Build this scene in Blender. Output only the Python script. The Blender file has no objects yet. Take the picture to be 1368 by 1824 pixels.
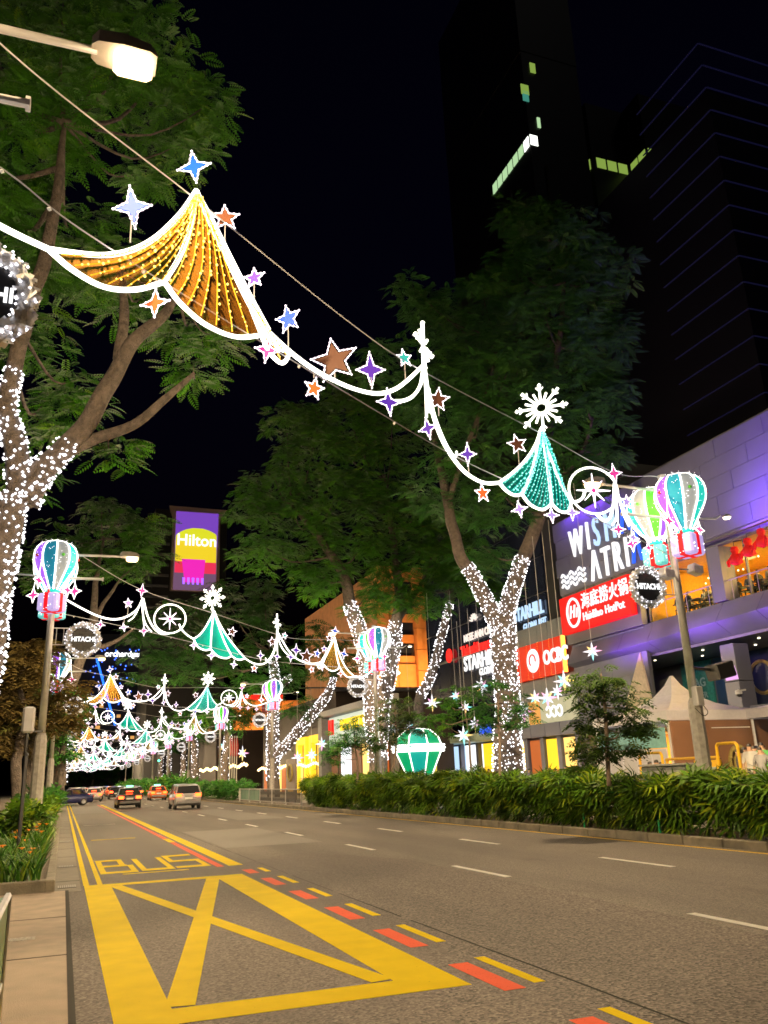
import bpy, math, random
import numpy as np
from mathutils import Vector, Matrix, noise as mnoise
R = math.radians
random.seed(7); RNG = np.random.default_rng(7)
SC = bpy.context.scene; COL = SC.collection

# ------------------------------------------------------------------ camera
F, ROLL, YAW, PITCH, CAMH = 1485.0, R(-2.2), R(20.765), R(17.516), 1.7
W, H = 1368, 1824
cy, sy, cp, sp = math.cos(YAW), math.sin(YAW), math.cos(PITCH), math.sin(PITCH)
FWD = Vector((sy*cp, cy*cp, sp)); RT0 = Vector((cy, -sy, 0)); UP0 = RT0.cross(FWD)
RT = RT0*math.cos(ROLL) + UP0*math.sin(ROLL); UP = -RT0*math.sin(ROLL) + UP0*math.cos(ROLL)
EYE = Vector((0, 0, CAMH))
cd = bpy.data.cameras.new('camera'); cam = bpy.data.objects.new('camera', cd); COL.objects.link(cam)
cam.matrix_world = Matrix(((RT.x, UP.x, -FWD.x, 0), (RT.y, UP.y, -FWD.y, 0), (RT.z, UP.z, -FWD.z, CAMH), (0, 0, 0, 1)))
cd.sensor_fit = 'VERTICAL'; cd.sensor_height = 36; cd.lens = 36*F/H; cd.clip_start = .05; cd.clip_end = 3000
SC.camera = cam
def ray(px, py): return FWD + RT*((px-W/2)/F) + UP*((H/2-py)/F)
def G(px, py, z=0.0):
    d = ray(px, py); return EYE + d*((z-CAMH)/d.z)
def PX(px, py, x):
    d = ray(px, py); return EYE + d*(x/d.x)
def PY(px, py, y):
    d = ray(px, py); return EYE + d*(y/d.y)

# ------------------------------------------------------------------ world, added fill sun, exposure
wd = bpy.data.worlds.new('World'); SC.world = wd; wd.use_nodes = True
nt = wd.node_tree; bg = nt.nodes['Background']
sky = nt.nodes.new('ShaderNodeTexSky'); sky.sky_type = 'NISHITA'; sky.sun_disc = False
sky.sun_elevation = R(-3.0); sky.sun_rotation = R(200); sky.altitude = 0
tint = nt.nodes.new('ShaderNodeMix'); tint.data_type = 'RGBA'; tint.blend_type = 'MULTIPLY'; tint.inputs[0].default_value = 1; tint.inputs[7].default_value = (.62, .5, 1.9, 1)
nt.links.new(sky.outputs[0], tint.inputs[6]); nt.links.new(tint.outputs[2], bg.inputs[0]); bg.inputs[1].default_value = 0.010
sl = bpy.data.lights.new('fill_sun', 'SUN'); sl.energy = 0.004; sl.angle = R(10); sl.color = (1, .93, .82)  # faint fill light added to give shape to the dark tree tops
so = bpy.data.objects.new('fill_sun', sl); COL.objects.link(so); so.rotation_euler = (R(40), R(10), R(20))
SC.view_settings.view_transform = 'Standard'; SC.view_settings.look = 'None'
SC.view_settings.exposure = 1.0; SC.view_settings.gamma = 1.0; SC.view_settings.use_curve_mapping = False
SC.render.engine = 'CYCLES'; cyc = SC.cycles
cyc.use_denoising = True; cyc.max_bounces = 5; cyc.diffuse_bounces = 2; cyc.glossy_bounces = 2; cyc.transparent_max_bounces = 12
cyc.transmission_bounces = 3; cyc.sample_clamp_indirect = 2.0; cyc.sample_clamp_direct = 2.0; cyc.filter_width = 1.6; cyc.use_light_tree = True
cyc.caustics_reflective = False; cyc.caustics_refractive = False

# ------------------------------------------------------------------ helpers
CH = {}
class MB:
    def __init__(s): s.v = []; s.f = []; s.m = []
    def add(s, vs, fs, mi=0):
        o = len(s.v); s.v += [tuple(p) for p in vs]
        for f in fs: s.f.append(tuple(i+o for i in f)); s.m.append(mi)
        return s
    def box(s, x0, x1, y0, y1, z0, z1, mi=0):
        vs = [(x, y, z) for z in (z0, z1) for y in (y0, y1) for x in (x0, x1)]
        return s.add(vs, [(0,2,3,1),(4,5,7,6),(0,1,5,4),(2,6,7,3),(0,4,6,2),(1,3,7,5)], mi)
    def rbox(s, c, sx, sy_, sz, M=None, mi=0, b=0.0):
        hx, hy, hz = sx/2, sy_/2, sz/2
        if b:
            vs = []; 
            for z, ins in ((-hz, b), (-hz+b, 0), (hz-b, 0), (hz, b)):
                x, y = hx-ins, hy-ins; k = b if ins == 0 else b*.5
                vs += [(-x+k,-y,z),(x-k,-y,z),(x,-y+k,z),(x,y-k,z),(x-k,y,z),(-x+k,y,z),(-x,y-k,z),(-x,-y+k,z)]
            fs = [tuple(range(7,-1,-1)), tuple(range(24,32))]
            for l in range(3):
                for i in range(8): fs.append((l*8+i, l*8+(i+1)%8, l*8+8+(i+1)%8, l*8+8+i))
        else:
            vs = [(x, y, z) for z in (-hz, hz) for y in (-hy, hy) for x in (-hx, hx)]
            fs = [(0,2,3,1),(4,5,7,6),(0,1,5,4),(2,6,7,3),(0,4,6,2),(1,3,7,5)]
        c = Vector(c)
        vs = [(M @ Vector(v) if M else Vector(v)) + c for v in vs]
        return s.add(vs, fs, mi)
    def tube(s, pts, r, n=6, mi=0, closed=False, cap=True):
        pts = [Vector(p) for p in pts]; N = len(pts)
        rs = r if isinstance(r, (list, tuple)) else [r]*N
        u = None; rings = []
        for i, p in enumerate(pts):
            if closed: t = pts[(i+1) % N]-pts[i-1]
            else: t = pts[min(i+1, N-1)]-pts[max(i-1, 0)]
            if t.length < 1e-9: t = Vector((0, 0, 1))
            t.normalize()
            if u is None:
                u = t.cross(Vector((0, 1, 0.013)));
                if u.length < .05: u = t.cross(Vector((1, 0, 0)))
            else: u = u - t*u.dot(t)
            u.normalize(); w = t.cross(u)
            rings.append([p + (u*math.cos(2*math.pi*k/n) + w*math.sin(2*math.pi*k/n))*rs[i] for k in range(n)])
        vs = [q for g in rings for q in g]; fs = []
        for i in range(N if closed else N-1):
            a, b = i*n, ((i+1) % N)*n
            for k in range(n): fs.append((a+k, a+(k+1) % n, b+(k+1) % n, b+k))
        if cap and not closed: fs += [tuple(range(n-1, -1, -1)), tuple(range((N-1)*n, N*n))]
        return s.add(vs, fs, mi)
    def lathe(s, prof, n=16, c=(0, 0, 0), mi=0, a0=0.0, a1=2*math.pi, cap=False):
        full = abs(a1-a0-2*math.pi) < 1e-6; m = n if full else n+1; c = Vector(c)
        vs = [c + Vector((r*math.cos(a0+(a1-a0)*k/n), r*math.sin(a0+(a1-a0)*k/n), z)) for r, z in prof for k in range(m)]
        fs = []
        for i in range(len(prof)-1):
            for k in range(n): fs.append((i*m+k, i*m+(k+1) % m, (i+1)*m+(k+1) % m, (i+1)*m+k))
        if cap: fs += [tuple(range(m-1, -1, -1)), tuple(range((len(prof)-1)*m, len(prof)*m))]
        return s.add(vs, fs, mi)
    def prism(s, poly, d0, d1, fn, mi=0):   # poly of (a,b); fn(a,b,d)->point
        n = len(poly); vs = [fn(a, b, d0) for a, b in poly] + [fn(a, b, d1) for a, b in poly]
        return s.add(vs, [tuple(range(n-1, -1, -1)), tuple(range(n, 2*n))] + [(i, (i+1) % n, n+(i+1) % n, n+i) for i in range(n)], mi)
    def octa(s, c, r, mi=0):
        x, y, z = c
        return s.add([(x+r,y,z),(x-r,y,z),(x,y+r,z),(x,y-r,z),(x,y,z+r),(x,y,z-r)],
                     [(0,2,4),(2,1,4),(1,3,4),(3,0,4),(2,0,5),(1,2,5),(3,1,5),(0,3,5)], mi)
    def quad(s, a, b, c, d, mi=0): return s.add([a, b, c, d], [(0, 1, 2, 3)], mi)
    def mesh(s, name, mats, smooth=False):
        me = bpy.data.meshes.new(name); me.from_pydata(s.v, [], s.f)
        for m in (mats if isinstance(mats, (list, tuple)) else [mats]): me.materials.append(m)
        if any(s.m): me.polygons.foreach_set('material_index', s.m)
        if smooth: me.polygons.foreach_set('use_smooth', [True]*len(s.f))
        me.update(); return me
    def build(s, name, mats, parent=None, smooth=False, loc=None, rz=0):
        return obj(name, s.mesh(name, mats, smooth), parent, loc, rz)
def obj(name, me, parent=None, loc=None, rz=0):
    o = bpy.data.objects.new(name, me); COL.objects.link(o)
    if parent is not None: o.parent = parent; CH.setdefault(parent.name, []).append(o)
    if loc is not None: o.location = loc
    if rz: o.rotation_euler = (0, 0, rz)
    return o
def empty(name, loc=(0, 0, 0), rz=0): 
    o = obj(name, None, None, loc, rz); o.empty_display_size = .2; return o
def tag(o, label=None, cat=None, group=None, kind=None):
    if label: o['label'] = label
    if cat: o['category'] = cat
    if group: o['group'] = group
    if kind: o['kind'] = kind
    return o
def struct(o): o['kind'] = 'structure'; return o
def copy_tree(o, parent=None):
    c = o.copy(); COL.objects.link(c); c.parent = parent
    if parent is not None: CH.setdefault(parent.name, []).append(c)
    for ch in list(CH.get(o.name, [])): copy_tree(ch, c)
    return c
def smooth_path(pts, k=6):
    P = [Vector(p) for p in pts]; out = []
    for i in range(len(P)-1):
        a, b, c, d = P[max(i-1, 0)], P[i], P[i+1], P[min(i+2, len(P)-1)]
        for j in range(k):
            t = j/k
            out.append(.5*((2*b)+(c-a)*t+(2*a-5*b+4*c-d)*t*t+(3*b-a-3*c+d)*t**3))
    out.append(P[-1]); return out

# ------------------------------------------------------------------ materials
MATS = {}
def mat(name, col, rough=.6, metal=0, var=.15, scale=8, bump=0, bscale=60, spec=.4, col2=None, coat=0):
    if name in MATS: return MATS[name]
    m = bpy.data.materials.new(name); m.use_nodes = True; n = m.node_tree; p = n.nodes['Principled BSDF']
    p.inputs['Roughness'].default_value = rough; p.inputs['Metallic'].default_value = metal
    p.inputs['Specular IOR Level'].default_value = spec; p.inputs['Coat Weight'].default_value = coat
    tc = n.nodes.new('ShaderNodeTexCoord'); nz = n.nodes.new('ShaderNodeTexNoise')
    nz.inputs['Scale'].default_value = scale; nz.inputs['Detail'].default_value = 5
    n.links.new(tc.outputs['Object'], nz.inputs['Vector'])
    cr = n.nodes.new('ShaderNodeValToRGB'); c2 = col2 or tuple(min(1, x*(1+var)) for x in col)
    cr.color_ramp.elements[0].position = .3; cr.color_ramp.elements[1].position = .7
    cr.color_ramp.elements[0].color = (*[x*(1-var) for x in col], 1); cr.color_ramp.elements[1].color = (*c2, 1)
    n.links.new(nz.outputs['Fac'], cr.inputs[0]); n.links.new(cr.outputs[0], p.inputs['Base Color'])
    if bump:
        b = n.nodes.new('ShaderNodeBump'); b.inputs['Strength'].default_value = bump; b.inputs['Distance'].default_value = .09 if name == 'bark' else .02
        n2 = n.nodes.new('ShaderNodeTexNoise'); n2.inputs['Scale'].default_value = bscale; n2.inputs['Detail'].default_value = 4
        n.links.new(tc.outputs['Object'], n2.inputs['Vector']); n.links.new(n2.outputs['Fac'], b.inputs['Height']); n.links.new(b.outputs[0], p.inputs['Normal'])
    MATS[name] = m; return m
def em(name, col, st, sample=True, base=None):
    if name in MATS: return MATS[name]
    m = bpy.data.materials.new(name); m.use_nodes = True; p = m.node_tree.nodes['Principled BSDF']
    p.inputs['Base Color'].default_value = (*(base or [c*.12+.01 for c in col]), 1); p.inputs['Roughness'].default_value = .5
    p.inputs['Specular IOR Level'].default_value = 0.03
    p.inputs['Emission Color'].default_value = (*col, 1); p.inputs['Emission Strength'].default_value = st
    m.cycles.emission_sampling = 'AUTO' if sample else 'NONE'
    MATS[name] = m; return m
def leafmat(name, c1, c2, c3=None, trans=.35, rough=.5):
    if name in MATS: return MATS[name]
    m = bpy.data.materials.new(name); m.use_nodes = True; n = m.node_tree; p = n.nodes['Principled BSDF']; out = n.nodes['Material Output']
    at = n.nodes.new('ShaderNodeAttribute'); at.attribute_name = 'rnd'
    cr = n.nodes.new('ShaderNodeValToRGB'); e = cr.color_ramp.elements
    e[0].color = (*c1, 1); e[1].color = (*c2, 1); e[1].position = .8
    if c3: q = e.new(1.0); q.color = (*c3, 1)
    n.links.new(at.outputs['Fac'], cr.inputs[0]); n.links.new(cr.outputs[0], p.inputs['Base Color'])
    p.inputs['Roughness'].default_value = rough; p.inputs['Specular IOR Level'].default_value = .2
    t = n.nodes.new('ShaderNodeBsdfTranslucent'); n.links.new(cr.outputs[0], t.inputs[0])
    mx = n.nodes.new('ShaderNodeMixShader'); mx.inputs[0].default_value = trans
    n.links.new(p.outputs[0], mx.inputs[1]); n.links.new(t.outputs[0], mx.inputs[2]); n.links.new(mx.outputs[0], out.inputs[0])
    MATS[name] = m; return m
def netmat(name, col, alpha=.5, emit=0):
    if name in MATS: return MATS[name]
    m = bpy.data.materials.new(name); m.use_nodes = True; n = m.node_tree; p = n.nodes['Principled BSDF']; out = n.nodes['Material Output']
    p.inputs['Base Color'].default_value = (*col, 1); p.inputs['Roughness'].default_value = .8; p.inputs['Specular IOR Level'].default_value = .05
    if emit: p.inputs['Emission Color'].default_value = (*col, 1); p.inputs['Emission Strength'].default_value = emit
    t = n.nodes.new('ShaderNodeBsdfTransparent'); mx = n.nodes.new('ShaderNodeMixShader'); mx.inputs[0].default_value = alpha
    n.links.new(t.outputs[0], mx.inputs[1]); n.links.new(p.outputs[0], mx.inputs[2]); n.links.new(mx.outputs[0], out.inputs[0])
    m.cycles.emission_sampling = 'NONE'; MATS[name] = m; return m
def glassmat(name, tint=(.9, .95, 1), alpha=.25, rough=.05):
    if name in MATS: return MATS[name]
    m = bpy.data.materials.new(name); m.use_nodes = True; n = m.node_tree; out = n.nodes['Material Output']; n.nodes.remove(n.nodes['Principled BSDF'])
    t = n.nodes.new('ShaderNodeBsdfTransparent'); t.inputs[0].default_value = (*tint, 1)
    g = n.nodes.new('ShaderNodeBsdfGlossy'); g.inputs['Roughness'].default_value = rough; g.inputs[0].default_value = (.8, .85, .9, 1)
    lw = n.nodes.new('ShaderNodeLayerWeight'); pw = n.nodes.new('ShaderNodeMath'); pw.operation = 'POWER'; pw.inputs[1].default_value = 4; n.links.new(lw.outputs['Facing'], pw.inputs[0])
    fr = n.nodes.new('ShaderNodeMath'); fr.operation = 'MULTIPLY_ADD'; fr.inputs[1].default_value = .6; fr.inputs[2].default_value = .03; n.links.new(pw.outputs[0], fr.inputs[0])
    mx = n.nodes.new('ShaderNodeMixShader'); n.links.new(fr.outputs[0], mx.inputs[0])
    n.links.new(t.outputs[0], mx.inputs[1]); n.links.new(g.outputs[0], mx.inputs[2]); n.links.new(mx.outputs[0], out.inputs[0])
    MATS[name] = m; return m
def asphalt(name='asphalt', vs=75, k=1.0, lo=.005, tint=(1, 1, 1)):
    m = bpy.data.materials.new(name); m.use_nodes = True; n = m.node_tree; p = n.nodes['Principled BSDF']; L = n.links.new
    tc = n.nodes.new('ShaderNodeTexCoord')
    def nz(scale, det, stretch=None):
        q = n.nodes.new('ShaderNodeTexNoise'); q.inputs['Scale'].default_value = scale; q.inputs['Detail'].default_value = det
        if stretch:
            mp = n.nodes.new('ShaderNodeMapping'); mp.inputs['Scale'].default_value = stretch; L(tc.outputs['Object'], mp.inputs[0]); L(mp.outputs[0], q.inputs[0])
        else: L(tc.outputs['Object'], q.inputs[0])
        return q
    def ramp(src, p0, p1, c0, c1):
        r = n.nodes.new('ShaderNodeValToRGB'); e = r.color_ramp.elements; e[0].position = p0; e[1].position = p1
        e[0].color = (*c0, 1); e[1].color = (*c1, 1); L(src, r.inputs[0]); return r
    def mul(a, b):
        x = n.nodes.new('ShaderNodeMix'); x.data_type = 'RGBA'; x.blend_type = 'MULTIPLY'; x.inputs[0].default_value = 1
        L(a, x.inputs[6]); L(b, x.inputs[7]); return x.outputs[2]
    vor = n.nodes.new('ShaderNodeTexVoronoi'); vor.inputs['Scale'].default_value = vs; L(tc.outputs['Object'], vor.inputs[0])
    base = ramp(vor.outputs['Color'], .05, .95, (lo, lo, lo), (.078*k*tint[0], .072*k*tint[1], .070*k*tint[2]))
    big = ramp(nz(.5, 4, (1, .12, 1)).outputs['Fac'], .36, .62, (.62, .62, .63), (1.18, 1.16, 1.14))
    mid = ramp(nz(26, 6).outputs['Fac'], .35, .65, (.70, .69, .68), (1.25, 1.24, 1.22))
    spot = ramp(nz(1.3, 3, (1, .5, 1)).outputs['Fac'], .62, .72, (1, 1, 1), (.78, .77, .77))
    L(mul(mul(mul(base.outputs[0], big.outputs[0]), mid.outputs[0]), spot.outputs[0]), p.inputs['Base Color'])
    p.inputs['Roughness'].default_value = .82; p.inputs['Specular IOR Level'].default_value = .07
    b = n.nodes.new('ShaderNodeBump'); b.inputs['Strength'].default_value = .55; b.inputs['Distance'].default_value = .012
    L(vor.outputs['Distance'], b.inputs['Height']); L(b.outputs[0], p.inputs['Normal']); return m
def paint(name, col, wear=.62):
    m = bpy.data.materials.new(name); m.use_nodes = True; n = m.node_tree; p = n.nodes['Principled BSDF']; L = n.links.new
    tc = n.nodes.new('ShaderNodeTexCoord'); a = n.nodes.new('ShaderNodeTexNoise'); a.inputs['Scale'].default_value = 40; a.inputs['Detail'].default_value = 8
    b = n.nodes.new('ShaderNodeTexNoise'); b.inputs['Scale'].default_value = 2.2; b.inputs['Detail'].default_value = 5
    L(tc.outputs['Object'], a.inputs[0]); L(tc.outputs['Object'], b.inputs[0])
    r1 = n.nodes.new('ShaderNodeValToRGB'); r1.color_ramp.elements[0].position = wear; r1.color_ramp.elements[1].position = wear+.08
    r1.color_ramp.elements[0].color = (*col, 1); r1.color_ramp.elements[1].color = (*[c*.55 for c in col], 1)
    L(a.outputs['Fac'], r1.inputs[0])
    r2 = n.nodes.new('ShaderNodeValToRGB'); r2.color_ramp.elements[0].position = .35; r2.color_ramp.elements[1].position = .65
    r2.color_ramp.elements[0].color = (.88, .88, .88, 1); r2.color_ramp.elements[1].color = (1, 1, 1, 1); L(b.outputs['Fac'], r2.inputs[0])
    x = n.nodes.new('ShaderNodeMix'); x.data_type = 'RGBA'; x.blend_type = 'MULTIPLY'; x.inputs[0].default_value = 1
    L(r1.outputs[0], x.inputs[6]); L(r2.outputs[0], x.inputs[7]); L(x.outputs[2], p.inputs['Base Color'])
    p.inputs['Roughness'].default_value = .8; p.inputs['Specular IOR Level'].default_value = .03; bm = n.nodes.new('ShaderNodeBump'); bm.inputs['Strength'].default_value = .25; bm.inputs['Distance'].default_value = .01
    L(a.outputs['Fac'], bm.inputs['Height']); L(bm.outputs[0], p.inputs['Normal']); MATS[name] = m; return m
ASPH = asphalt(k=1.18); ASPHN = asphalt('new_asphalt', 44, .92, .001, (1.0, .96, .98)); YEL = paint('yellow_paint', (.95, .70, .002), .68); REDP = paint('red_paint', (.62, .10, .05)); WHP = paint('white_paint', (.85, .84, .8), .7)
CONC = mat('concrete', (.19, .15, .115), .85, var=.25, scale=3, bump=.4, bscale=90)
KERB = mat('kerb_concrete', (.075, .066, .05), .9, var=.5, scale=2.5, bump=.6, bscale=40)
STEEL = mat('galvanised_steel', (.50, .50, .50), .38, .75, var=.15, scale=4)
STEELD = mat('painted_steel', (.42, .41, .42), .42, .3, var=.12, scale=3)
BLACK = mat('black_plastic', (.015, .015, .017), .45)
DGREY = mat('dark_grey', (.06, .06, .065), .5)
BARK = mat('bark', (.075, .06, .052), .9, var=.45, scale=7, bump=1.0, bscale=26)
SOIL = mat('soil', (.05, .036, .025), .95, var=.4, bump=.6)
WHITE = mat('white_coated', (.75, .75, .75), .5, var=.05)
TUBEW = em('white_light_tube', (1, .97, .86), 5.5)
BULBW = em('white_bulb', (1, .96, 1.0), 3.2, False)
BULBP = em('pinkish_bulb', (1, .84, .94), 3.2, False)
AMBER = em('amber_string', (1, .50, .02), .55, False, (.4, .2, .02))
AMBB = em('amber_bulb', (1, .66, .14), 1.5, False)
TEALB = em('teal_bulb', (.30, 1, .85), 1.1, False)
TEALS = em('teal_string', (.0, .45, .36), .8, False)
GOLDNET = netmat('gold_net', (.09, .036, .003), .42, .10)  # both nets glow faintly, standing in for the light of their bulbs
TEALNET = netmat('teal_net', (.0, .26, .22), .7, .16)
FILL = {k: em('fill_'+k, c, s*.5, False, [x*.06 for x in c]) for k, c, s in (('blue', (.01, .12, .85), .75), ('purple', (.16, .05, .55), .8), ('brown', (.22, .07, .03), .5),
        ('orange', (.95, .16, .03), 1.0), ('magenta', (.9, .05, .35), 1.0), ('teal', (.05, .6, .5), .9), ('lilac', (.5, .32, .8), 1.1), ('white', (.9, .9, 1), 1.5))}
LAMPEM = em('lamp_lens_light', (1, .715, .38), 8200.0, True)

# ------------------------------------------------------------------ ground, road
struct(MB().quad((-900, -60, -.16), (1200, -60, -.16), (1200, 1400, -.16), (-900, 1400, -.16)).build('ground', mat('far_ground', (.05, .05, .045), .9)))
road = struct(MB().box(.2, 13.0, -12, 356, -.14, 0).build('road', ASPH))
_mk = {}
def mark(name, poly, m, z=.004):
    mb = MB(); mb.add([(x, y, z) for x, y in poly], [tuple(range(len(poly)))]); return mb.build(name, m, road)
def rect(name, x0, x1, y0, y1, m, z=.004): return mark(name, [(x0, y0), (x1, y0), (x1, y1), (x0, y1)], m, z)
# bus box
rect('box_edge_line', .48, .93, 3.0, 17.2, YEL); rect('box_edge_line', 2.80, 3.33, 7.14, 17.2, YEL)
rect('box_end_line', .93, 2.80, 16.85, 17.2, YEL); rect('box_end_line', .93, 2.80, 7.14, 7.6, YEL)
def diag(x0, y0, x1, y1, w, z):
    d = Vector((x1-x0, y1-y0)); p = Vector((-d.y, d.x)).normalized()*w/2
    mark('box_diagonal', [(x0-p.x, y0-p.y), (x0+p.x, y0+p.y), (x1+p.x, y1+p.y), (x1-p.x, y1-p.y)], YEL, z)
diag(1.0, 16.82, 2.72, 7.65, .22, .005); diag(2.72, 16.82, 1.0, 7.65, .24, .006)
rect('kerb_line', .47, .57, 17.2, 95, YEL); rect('kerb_line', .71, .80, 17.2, 95, YEL)
rect('bus_lane_line', 3.40, 3.70, 19.0, 88, YEL); rect('bus_lane_line', 3.14, 3.29, 18.9, 88, REDP)
rect('bus_lane_line', 3.12, 3.31, 27.6, 29.4, YEL, .008)
# BUS letters, stroke by stroke
def letter(strokes, x, w, y0, y1):
    mb = MB(); h = y1-y0; k = 0
    for (ax, ay, bx, by) in strokes:
        X0, X1, Y0, Y1 = x+min(ax, bx)*w, x+max(ax, bx)*w, y0+min(ay, by)*h, y0+max(ay, by)*h
        t, ty = .062, .21
        if abs(X1-X0) < 1e-6: X0 -= t; X1 += t
        else: Y0 -= ty; Y1 += ty; X0 -= t; X1 += t
        z = .004+k*.0012; k += 1; mb.quad((X0, Y0, z), (X1, Y0, z), (X1, Y1, z), (X0, Y1, z))
    mb.build('painted_letter', YEL, road)
LY0, LY1 = 19.3, 22.3
letter([(0,0,0,1),(0,0,1,0),(0,.5,.8,.5),(0,1,.75,1),(1,0,1,.5),(.75,.5,.75,1)], .90, .62, LY0, LY1)
letter([(0,0,0,1),(0,0,1,0),(1,0,1,1)], 1.72, .55, LY0+.1, LY1+.1)
letter([(0,0,1,0),(1,0,1,.5),(0,.5,1,.5),(0,.5,0,1),(0,1,.95,1)], 2.44, .58, LY0+.2, LY1+.2)
rect('stop_line', 1.25, 2.55, 18.75, 18.9, YEL)
for (a, c) in (((447, 1556), (425, 1550)), ((492, 1577), (463, 1565)), ((550, 1602), (513, 1588)), ((632, 1638), (578, 1617)), ((745, 1687), (668, 1657)), ((925, 1762), (806, 1718)), ((1215, 1880), (1032, 1815))):
    y0, y1 = G(*a).y, G(*c).y; rect('red_dash', 3.47, 3.67, y0, y1, REDP); rect('yellow_dash', 3.81, 3.92, y0+.12, y1+.15, YEL)
for y in (31, 43): rect('bay_line', 1.0, 2.4, y, y+.22, YEL if y < 40 else WHP)
for k in range(-2, 22):
    y = 15.75+6.75*k; rect('lane_dash', 7.05, 7.18, y-2.2, y, WHP)
    y = 15.2+6.5*k; rect('lane_dash', 9.98, 10.11, y-2.2, y, WHP)
rect('kerb_line', 12.66, 12.78, -10, 356, paint('worn_yellow', (.55, .36, .03), .5))
mark('resurfaced_strip', [(.21, -12), (6.88, -12), (6.85, 8), (6.9, 17.6), (6.2, 19.6), (5.4, 21.0), (4.7, 20.4), (4.0, 19.7), (3.35, 18.75), (1.8, 18.5), (.21, 18.4)], ASPHN, .0015)
SEAM = mat('tar_seam', (.006, .006, .006), .9, spec=.02)
mb = MB(); ys = np.linspace(2, 60, 180); xs = 4.12+np.cumsum(RNG.normal(0, .006, 180))*.5
for i in range(179):
    if i % 9 == 8 and RNG.random() < .5: continue
    mb.quad((xs[i], ys[i], .003), (xs[i]+.028, ys[i], .003), (xs[i+1]+.028, ys[i+1], .003), (xs[i+1], ys[i+1], .003))
mb.build('tar_seam', SEAM, road)
rect('road_patch', 4.2, 6.9, 24, 33, mat('patch_asphalt', (.036, .033, .031), .8, var=.3, scale=40, bump=.5, bscale=120), .0025)
rect('road_patch', 7.6, 9.7, 40, 58, MATS['patch_asphalt'], .0025); rect('road_patch', .85, 3.1, 62, 84, MATS['patch_asphalt'], .0025)
# left apron, planter, gutter
ap = struct(MB().box(-9, .2, -12, 16.4, -.14, .03).build('pavement_left', CONC))
mb = MB(); mb.box(.16, .215, -12, 16.4, .0302, .034); mb.build('edge_joint', SEAM, ap)
for y in (4.6, 7.4, 10.3, 13.2): MB().box(-9, .16, y, y+.025, .0302, .033).build('paving_joint', SEAM, ap)
MB().box(-.52, -.18, 11.5, 11.72, .0302, .034).build('worn_white_mark', paint('faded_white', (.5, .47, .42), .45), ap)
gut = struct(MB().box(-.02, .42, 16.4, 200, -.1, .006).build('gutter', mat('gutter_concrete', (.05, .045, .038), .9, var=.35, scale=4, bump=.4)))
for y in (17.0, 21.3, 31): 
    gr = MB()
    for i in range(9): gr.box(.04+i*.035, .06+i*.035, y, y+.42, .0065, .016)
    gr.build('drain_grating', DGREY, gut)
for k in range(14): MB().box(0, .42, 18.2+k*3.1, 18.23+k*3.1, .0062, .009).build('gutter_joint', SEAM, gut)
pl = struct(MB().box(-9, -.16, 16.55, 210, -.1, .16).build('planting_bed', SOIL))
for k in range(40):
    y = 17.15+k*1.55; MB().rbox((-.09, y, .06), .16, 1.53, .30, b=.015).build('kerb_stone', KERB, pl)
for k in range(6):   # rounded front edge of the bed
    x = -.35-k*1.55; MB().rbox((x-.55, 16.5-(0 if k else .0), .06), 1.5, .18, .30, b=.015).build('kerb_stone', KERB, pl)
a = MB(); a.lathe([(.30, -.08), (.30, .20), (.28, .215), (.16, .215), (.16, -.08)], 5, (-.31, 16.7, 0), 0, -math.pi/2, 0); a.build('kerb_stone', KERB, pl)
# right kerb, bed, plaza
rk = struct(MB().box(13.15, 15.3, -12, 356, -.1, .12).build('hedge_bed', SOIL))
for k in range(90):
    y = -8+k*1.25; MB().rbox((13.075, y, .045), .16, 1.235, .27, b=.02).build('kerb_stone', KERB, rk)
MB().box(13.0, 13.15, 104.5, 356, -.1, .18).build('kerb_run', KERB, rk)
PAVE = mat('plaza_granite', (.20, .19, .18), .6, var=.2, scale=1.5)
struct(MB().box(15.3, 60, -12, 356, -.12, .13).build('plaza_pavement', PAVE))

# ------------------------------------------------------------------ lettering
def text_mesh(body, size, m, depth=.02, bold=0.0, align='CENTER', space=1.0, shear=0.0):
    c = bpy.data.curves.new('lettering', 'FONT'); c.body = body; c.size = size; c.align_x = align; c.align_y = 'CENTER'
    c.extrude = depth/2; c.offset = bold; c.space_character = space; c.shear = shear; c.resolution_u = 3
    o = bpy.data.objects.new('lettering', c); COL.objects.link(o); bpy.context.view_layer.update()
    me = bpy.data.meshes.new_from_object(o); bpy.data.objects.remove(o); bpy.data.curves.remove(c)
    me.materials.clear(); me.materials.append(m); return me
def text(body, size, m, parent, loc, M=None, name='lettering', sx=1.0, sy_=1.0, **k):
    me = text_mesh(body, size, m, **k); M = (M or Matrix.Rotation(R(90), 3, 'X')).to_4x4() @ Matrix.Diagonal((sx, sy_, 1, 1))
    me.transform(M); return obj(name, me, parent, loc)
FACE_Y = Matrix.Rotation(R(90), 3, 'X')                     # reads from -Y
FACE_X = Matrix(((0, 0, -1), (-1, 0, 0), (0, 1, 0)))        # reads from -X (faces the road from the right side)

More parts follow.
